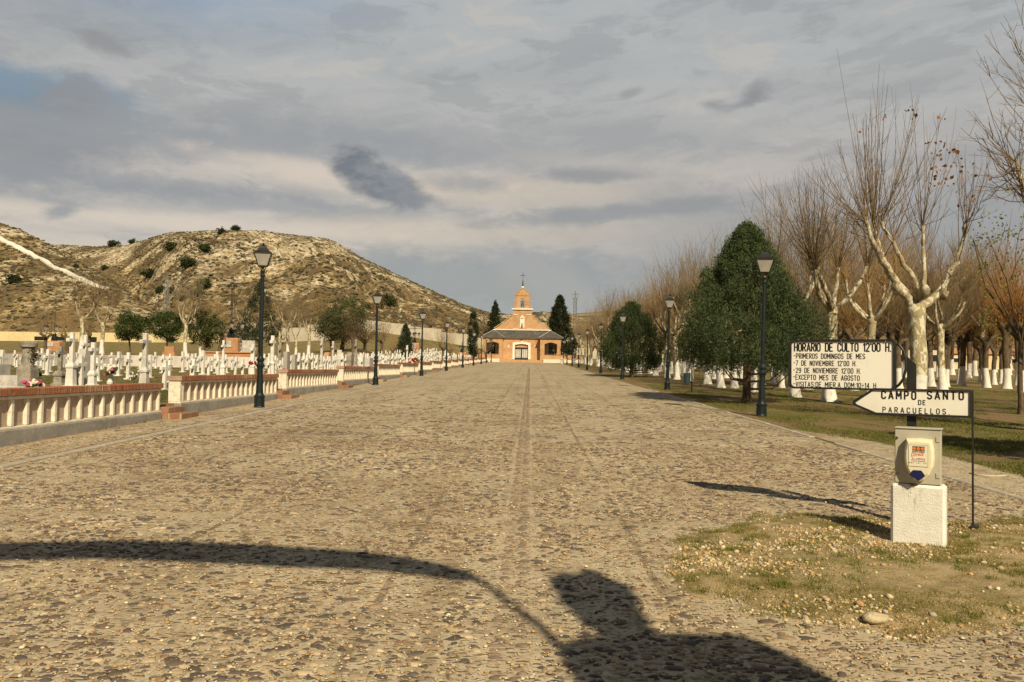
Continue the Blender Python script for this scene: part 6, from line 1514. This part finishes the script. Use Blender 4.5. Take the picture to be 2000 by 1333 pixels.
long_wall('garden_wall', [(1300, 148), (1345, 120), (1400, 118)], M['greywall'], 1.9, .3, 'grey-brown wall glimpsed behind the plane trees beside the second right-hand lamp', 'wall')

# ------------------------------------------------------------------ entrance gate behind the camera: it throws the shadow in the foreground
YC = -2.2
def cast(px, py, Yc=YC):
    g_ = on_ground(px, py); k = (Yc - g_[1]) / sv[1]; p = g_ + sv * k; return float(p[0]), float(p[2])
def cpoly(pts): return [cast(*p) for p in pts]
gz = SL * YC
ga = thing('entrance_gate', (2.4, YC, gz), 'masonry gate pillar and iron arch behind the camera whose shadow falls on the foreground paving', 'gate')
IG = Matrix.Translation((-2.4, -YC, -gz))
up = [(-700, 1105), (-350, 1082), (0, 1063), (200, 1058), (400, 1062), (560, 1070), (700, 1080), (800, 1092), (868, 1106), (925, 1124)]
lo = [(940, 1136), (880, 1134), (800, 1121), (700, 1112), (560, 1108), (400, 1100), (200, 1092), (0, 1096), (-350, 1116), (-700, 1140)]
b = MB(); b.prism(cpoly(up + lo), 1, YC - .03, YC + .03); b.xf(IG).build('arch_band', M['iron'], ga)
sc_ = [cast(*p) for p in ((915, 1122), (955, 1148), (1000, 1184), (1050, 1222), (1110, 1285))]
b = MB(); b.tube([(p[0], YC, p[1]) for p in sc_], .033, 8); b.xf(IG).build('scroll_bar', M['iron'], ga)
bp = cpoly([(1092, 1262), (1140, 1246), (1300, 1240), (1450, 1243), (1505, 1285), (1560, 1333)])
xL, xR = bp[0][0] + .02, bp[4][0] + .12
b = MB(); b.prism([(xL, gz - .1), (xR, gz - .1)] + [(xR, bp[4][1])] + bp[3::-1], 1, YC - .30, YC + .02); b.xf(IG).build('pillar', M['chapelbrick'], ga)
b = MB(); b.prism(cpoly([(1068, 1132), (1100, 1118), (1122, 1124), (1138, 1112), (1172, 1120), (1196, 1136), (1226, 1142), (1244, 1166), (1250, 1192), (1266, 1212), (1272, 1248), (1180, 1248), (1162, 1226), (1128, 1206), (1112, 1184), (1088, 1168), (1084, 1150)]), 1, YC - .10, YC + .0); b.xf(IG).build('stone_scroll', M['stone'], ga)
for (x, y, s, lab) in ((10.2, 12.0, 1.0, 'evergreen beyond the right edge of the photo that shades the grass'), (11.6, 10.2, .9, 'second evergreen beyond the right edge of the photo, nearer the camera')):
    if s == 1.0: ev = conifer('cypress_tree', 31, 5.2, 1.7, .5, lab, (.018, .045, .020), (.085, .125, .055), 220, 40, .18, .8, .34, bigshape, .12); o = ev
    else: o = dup(ev, label=lab)
    o.location = (x, y, float(T(x, y))); o.scale = (s, s, s)

# ------------------------------------------------------------------ near ground cover
# verge patch round the pedestal
vp = np.array([on_ground(*p)[:2] for p in ((1300, 1110), (1322, 1060), (1380, 1035), (1480, 1012), (1580, 1008), (1700, 1016), (1790, 1030), (1900, 1018), (2060, 1005), (2300, 1030), (2300, 1260), (2050, 1232), (1900, 1236), (1780, 1246), (1660, 1244), (1560, 1232), (1470, 1210), (1390, 1188), (1335, 1150))])
def inside(P, x, y):
    c = np.zeros(np.shape(x), bool); dmin = np.full(np.shape(x), 1e9)
    for i in range(len(P)):
        x0, y0 = P[i]; x1, y1 = P[(i + 1) % len(P)]
        c ^= ((y0 > y) != (y1 > y)) & (x < (x1 - x0) * (y - y0) / (y1 - y0 + 1e-12) + x0)
        L = (x1 - x0) ** 2 + (y1 - y0) ** 2; u = np.clip(((x - x0) * (x1 - x0) + (y - y0) * (y1 - y0)) / L, 0, 1); dmin = np.minimum(dmin, np.hypot(x - x0 - u * (x1 - x0), y - y0 - u * (y1 - y0)))
    return np.where(c, dmin, -dmin)
def patch_h(x, y):
    s = inside(vp, x, y) + (fbm(x * 2.2, y * 2.2, 51) - .5) * .55
    return np.minimum(sm(-.02, .5, s) * .055 + .02 * (s > -.02), .09) + (s > 0) * (fbm(x * 5, y * 5, 53, 3) - .4) * .03, s
gx_, gy_ = np.meshgrid(np.arange(.8, 6.6, .05), np.arange(4.2, 8.9, .05)); ph, ps = patch_h(gx_, gy_)
V = np.c_[gx_.ravel(), gy_.ravel(), (SL * gy_ - .02 + ph).ravel()]; fc = grid_faces(gx_.shape[1], gx_.shape[0]); keep = (ps.ravel()[fc] > -.03).any(1); fc = fc[keep]
us, inv = np.unique(fc, return_inverse=True); tag(np_obj('verge_soil', V[us], inv.reshape(fc.shape), M['soil'], smooth=True), kind='structure')

# individual pebbles of the paving in front: domes bedded in mortar
rg = np.random.default_rng(9)
def domes(name, X, Y, Z, sx, sy, sz, ang, cols, m, kind='stuff', n=7, lab=None, full=False):
    k = len(X); rings = ((1.0, -.25), (.97, .12), (.62, .75)) if not full else ((.6, -.6), (1.0, 0), (.62, .7))
    bv = np.array([(math.cos(a) * r_, math.sin(a) * r_, z_) for r_, z_ in rings for a in np.arange(n) * 2 * math.pi / n] + [(0, 0, 1.0)])
    nv = len(bv); jit = rg.uniform(.80, 1.2, (k, nv, 1)); P = bv[None] * jit * np.stack([sx, sy, sz], 1)[:, None, :]
    ca, sa = np.cos(ang)[:, None], np.sin(ang)[:, None]; Q = np.stack([P[..., 0] * ca - P[..., 1] * sa, P[..., 0] * sa + P[..., 1] * ca, P[..., 2]], -1) + np.stack([X, Y, Z], 1)[:, None, :]
    tr = []
    for r_ in range(2):
        for i in range(n): a, b_, c_, d_ = r_ * n + i, r_ * n + (i + 1) % n, (r_ + 1) * n + (i + 1) % n, (r_ + 1) * n + i; tr += [(a, b_, c_), (a, c_, d_)]
    for i in range(n): tr.append((2 * n + i, 2 * n + (i + 1) % n, 3 * n))
    Fs = (np.array(tr)[None] + (np.arange(k) * nv)[:, None, None]).reshape(-1, 3)
    o = np_obj(name, Q.reshape(-1, 3), Fs, m, smooth=True, col=np.repeat(cols, nv, 0)); tag(o, lab, None, kind=kind); return o
PAL = np.array([(.105, .08, .058), (.18, .13, .085), (.25, .17, .10), (.33, .235, .145), (.135, .098, .072), (.42, .33, .21), (.10, .085, .075), (.55, .44, .29), (.26, .15, .085), (.31, .23, .15)])
cell = 17.0
pts = []
for (y0, y1, dx, dy) in ((2.2, 8.5, .070, .045), (8.5, 15, .082, .060), (15, 24, .115, .10), (24, 36, .17, .17)):
    nx = int(14 / dx); ny = int((y1 - y0) / dy); A, B = np.meshgrid(np.arange(nx), np.arange(ny)); X = -8.2 + (A + .5 * (B % 2)) * dx + rg.normal(0, dx * .24, A.shape); Y = y0 + B * dy + rg.normal(0, dy * .24, A.shape); pts.append(np.c_[X.ravel(), Y.ravel(), np.full(A.size, dx), np.full(A.size, dy)])
Pn = np.concatenate(pts); X, Y = Pn[:, 0], Pn[:, 1]
fade = 1 - sm(14, 35, Y) * .85; vis = (X / Y > -.68) & (X / Y < .64) & (X < 6.9); g_ = (X > -.20) & (X < .03)
dens = fbm(X * 1.3, Y * 1.3, 61); lnY = np.abs(((Y - .4 + 7.55 / 2) % 7.55) - 7.55 / 2) < .12
keep = vis & (rg.uniform(0, 1, len(X)) < np.clip(.30 + 2.2 * (dens - .36) + .9 * (fbm(X * 4, Y * 4, 66, 2) - .5), .08, .95) * fade) & ~lnY & ~((np.abs(X + .215) < .035) | (np.abs(X - .04) < .035)) & ~((X > -7.05) & (X < -6.82)) & ~((X > 5.66) & (X < 5.88)) & ~g_
keep &= inside(vp, X, Y) < rg.uniform(-.15, .25, len(X))
X, Y, dx, dy = X[keep], Y[keep], Pn[keep, 2], Pn[keep, 3]; k = len(X)
s = np.clip(rg.lognormal(-.22, .46, k), .3, 2.1); ang = rg.normal(0, .55, k)
tone = np.clip(rg.normal(0, 1.3, k) + (fbm(X * .8, Y * .8, 63) - .5) * 9 + 4.5, 0, 9.99).astype(int)
cols = PAL[tone] * rg.uniform(.8, 1.2, (k, 1))
domes('paving_pebbles', X, Y, SL * Y + .006, dx * .44 * s, dy * .40 * s, .004 + .008 * rg.uniform(.3, 1.1, k), ang, cols, M['pebble'])
Yg = np.arange(2.2, 60, .062); Xg = np.tile([-.145, -.03], len(Yg) // 2 + 1)[:len(Yg)] + rg.normal(0, .012, len(Yg)); Yg = Yg + rg.normal(0, .008, len(Yg)); Yg = np.repeat(np.arange(2.2, 95, .066), 2); Xg = np.tile([-.145, -.035], len(Yg) // 2) + rg.normal(0, .014, len(Yg)); Yg = Yg + rg.normal(0, .015, len(Yg)); kp = rg.uniform(0, 1, len(Yg)) < .78; Xg, Yg = Xg[kp], Yg[kp]
cols = np.array([(.20, .15, .11), (.26, .19, .13), (.18, .135, .10), (.34, .26, .17)])[rg.integers(0, 4, len(Yg))]
domes('gully_pebbles', Xg, Yg, SL * Yg + .006, rg.uniform(.026, .052, len(Yg)), rg.uniform(.012, .026, len(Yg)), rg.uniform(.010, .016, len(Yg)), rg.normal(0, .12, len(Yg)), cols, M['pebble'])
# loose gravel of the verge
n_ = 26000; X = rg.uniform(1.0, 6.2, n_); Y = rg.uniform(4.3, 8.8, n_); ins = inside(vp, X, Y); den = fbm(X * 1.1, Y * 1.6, 71)
keep = (ins > -.1) & (rg.uniform(0, 1, n_) < np.clip((den - .43) * 5, .03, 1)); X, Y = X[keep], Y[keep]; k = len(X); ph, _ = patch_h(X, Y); s = rg.lognormal(-4.85, .42, k)
GPAL = np.array([(.56, .41, .21), (.64, .51, .30), (.46, .33, .18), (.74, .62, .43), (.36, .25, .14), (.55, .34, .14), (.50, .43, .33)])
domes('loose_gravel', X, Y, SL * Y - .02 + ph + s * .3, s * 1.25, s * .95, s * .75, rg.uniform(0, 6.28, k), GPAL[rg.integers(0, 7, k)] * rg.uniform(.8, 1.1, (k, 1)), M['gravel'], full=True)
# scattered grit on paving
n_ = 26000; Y = 3.2 + 12 * rg.uniform(0, 1, n_) ** 1.3; X = rg.uniform(-.66, .62, n_) * Y; keep = X < 6; X, Y = X[keep], Y[keep]; s = rg.lognormal(-5.2, .38, len(X)); k = len(X)
domes('paving_grit', X, Y, SL * Y + .011 + s * .3, s * 1.2, s, s * .6, rg.uniform(0, 6.28, k), GPAL[rg.integers(0, 7, k)] * rg.uniform(.8, 1.1, (k, 1)), M['gravel'], full=True)
# a few larger loose stones
def rock(px, py, w, h, lab, m, d=None):
    q = on_ground(px, py); b = MB(); b.ball((0, 0, 0), (w, (d or w * .7), h), 12, seed=int(px), rough=.10); o = b.build('loose_stone', m, smooth=True); o.location = (q[0], q[1], q[2] + h * .45 + .03); o.rotation_euler = (0, 0, rr.uniform(-.3, .3)); tag(o, lab, 'stone')
mr = mat('pale_stone', (.62, .52, .34), (.48, .39, .25), 14, .85, .2, bmp=.5, fine=(30, (.3, .24, .16), .5)); mg = mat('grey_pebble', (.22, .18, .14), (.15, .12, .10), 14, .8, .3, bmp=.4)
rock(1709, 1222, .083, .033, 'large flat cream stone lying at the lower edge of the grassy verge', mr); rock(1546, 1176, .042, .026, 'dark grey-brown stone in the grass left of the cream one', mg); rock(1576, 1228, .022, .018, 'small tan stone left of the large cream stone', mr)
rock(1592, 1165, .026, .012, 'small flat pale stone right of the dark grey-brown stone', mr); rock(1864, 1098, .024, .018, 'rounded yellowish stone right of the white pedestal', mr); rock(1900, 1175, .022, .018, 'small grey stone at the right part of the verge', mg); rock(1444, 1065, .018, .014, 'small white stone at the upper left of the gravel', mr); rock(1995, 1100, .03, .02, 'white stone at the right edge of the photo', mr)
# grass blades
def blades(name, X, Y, Z, h, spread, c1, c2, w=.004):
    k = len(X); a = rg.uniform(0, 6.28, k); ln = rg.normal(0, spread, (k, 2)) * h[:, None]; ww = w * rg.uniform(.7, 1.4, k)
    p0 = np.stack([X - np.cos(a) * ww, Y - np.sin(a) * ww, Z], 1); p1 = np.stack([X + np.cos(a) * ww, Y + np.sin(a) * ww, Z], 1)
    tp_ = np.stack([X + ln[:, 0], Y + ln[:, 1], Z + h], 1); md = (p0 + p1) / 2 * .45 + tp_ * .55; md[:, 2] += h * .06; mo = np.stack([np.cos(a) * ww * .6, np.sin(a) * ww * .6, 0 * a], 1)
    V = np.stack([p0, p1, md + mo, tp_, md - mo], 1).reshape(-1, 3); i = (np.arange(k) * 5)[:, None]
    F3 = np.concatenate([i + np.array([[0, 1, 2]]), i + np.array([[0, 2, 4]]), i + np.array([[4, 2, 3]])]); t_ = rg.uniform(0, 1, (k, 1)); col = np.array(c1) * (1 - t_) + np.array(c2) * t_
    return tag(np_obj(name, V, F3, M['blade'], col=np.repeat(col, 5, 0)), kind='stuff')
n_ = 210000; X = rg.uniform(1.0, 6.4, n_); Y = rg.uniform(4.3, 8.8, n_); ins = inside(vp, X, Y); den = fbm(X * 1.7, Y * 2.2, 81) * .6 + fbm(X * 7, Y * 9, 83, 3) * .4; edge_ = sm(1.0, .2, ins)
gp1 = fbm(X * 1.1, Y * 1.6, 71)
mid_ = np.exp(-((X - 3.2) / 1.5) ** 2 - ((Y - 6.0) / .55) ** 2)
keep = (ins > -.12 - .25 * rg.uniform(0, 1, n_) ** 2) & (rg.uniform(0, 1, n_) < np.clip((den - .46) * 9 + edge_ * .35 - mid_ * 1.4, 0, .8)); X, Y = X[keep], Y[keep]; ph, _ = patch_h(X, Y)
blades('verge_grass', X, Y, SL * Y - .025 + ph, rg.uniform(.008, .034, len(X)), .6, (.15, .15, .022), (.36, .28, .085), .002)
tc_ = np.c_[rg.uniform(1.0, 6.4, 900), rg.uniform(4.3, 8.8, 900)]; tk = (inside(vp, tc_[:, 0], tc_[:, 1]) > -.05) & (rg.uniform(0, 1, 900) < np.clip((fbm(tc_[:, 0] * 1.6, tc_[:, 1] * 2.2, 87) - .42) * 4 + sm(.6, .1, inside(vp, tc_[:, 0], tc_[:, 1])) * .35, .02, .8)); tc_ = tc_[tk]
nt = rg.integers(25, 70, len(tc_)); ii = np.repeat(np.arange(len(tc_)), nt); sp_ = rg.uniform(.02, .055, len(tc_))[ii, None]; XY = tc_[ii] + rg.normal(0, 1, (len(ii), 2)) * sp_; X, Y = XY[:, 0], XY[:, 1]; keep = np.ones(len(X), bool); X, Y = X[keep], Y[keep]; ph, _ = patch_h(X, Y)
blades('grass_tufts', X, Y, SL * Y - .025 + ph, rg.uniform(.018, .055, len(X)), .55, (.10, .15, .022), (.30, .27, .07), .0022)
n_ = 150000; Y = 8.5 + 36 * rg.uniform(0, 1, n_) ** 1.5; X = 6.2 + (np.minimum(Y * .68, 30) - 6.2 + 1.0) * rg.uniform(0, 1, n_); den = fbm(X * .8, Y * .5, 91); e2 = 5.95 + sm(19, 14, Y) * .9
keep = (X > e2) & (rg.uniform(0, 1, n_) < np.clip((den - .42) * 5, .0, 1)); X, Y = X[keep], Y[keep]; hh = rg.uniform(.015, .05, len(X)) * (1 + Y * .02)
blades('lawn_grass', X, Y, T(X, Y) - .004, hh, .6, (.095, .12, .022), (.25, .225, .065), .006)
n_ = 50000; Y = 19 + 40 * rg.uniform(0, 1, n_) ** 1.3; X = -8.9 - (Y * .66 - 8.9) * rg.uniform(0, 1, n_); keep = fbm(X * .8, Y * .5, 95) > .40; X, Y = X[keep], Y[keep]
blades('cemetery_grass', X, Y, T(X, Y) - .004, rg.uniform(.03, .07, len(X)), .5, (.06, .08, .02), (.15, .15, .045), .008)
# weeds along the foot of the balustrade and in the joints
n_ = 900; Y = rg.uniform(11, 70, n_); X = -8.30 + np.abs(rg.normal(0, .05, n_)); keep = fbm(Y * .9, Y * 0, 97) > .56; X, Y = X[keep], Y[keep]; blades('wall_weeds', X, Y, SL * Y + .008, rg.uniform(.03, .10, len(X)), .6, (.08, .11, .02), (.18, .18, .05), .007)
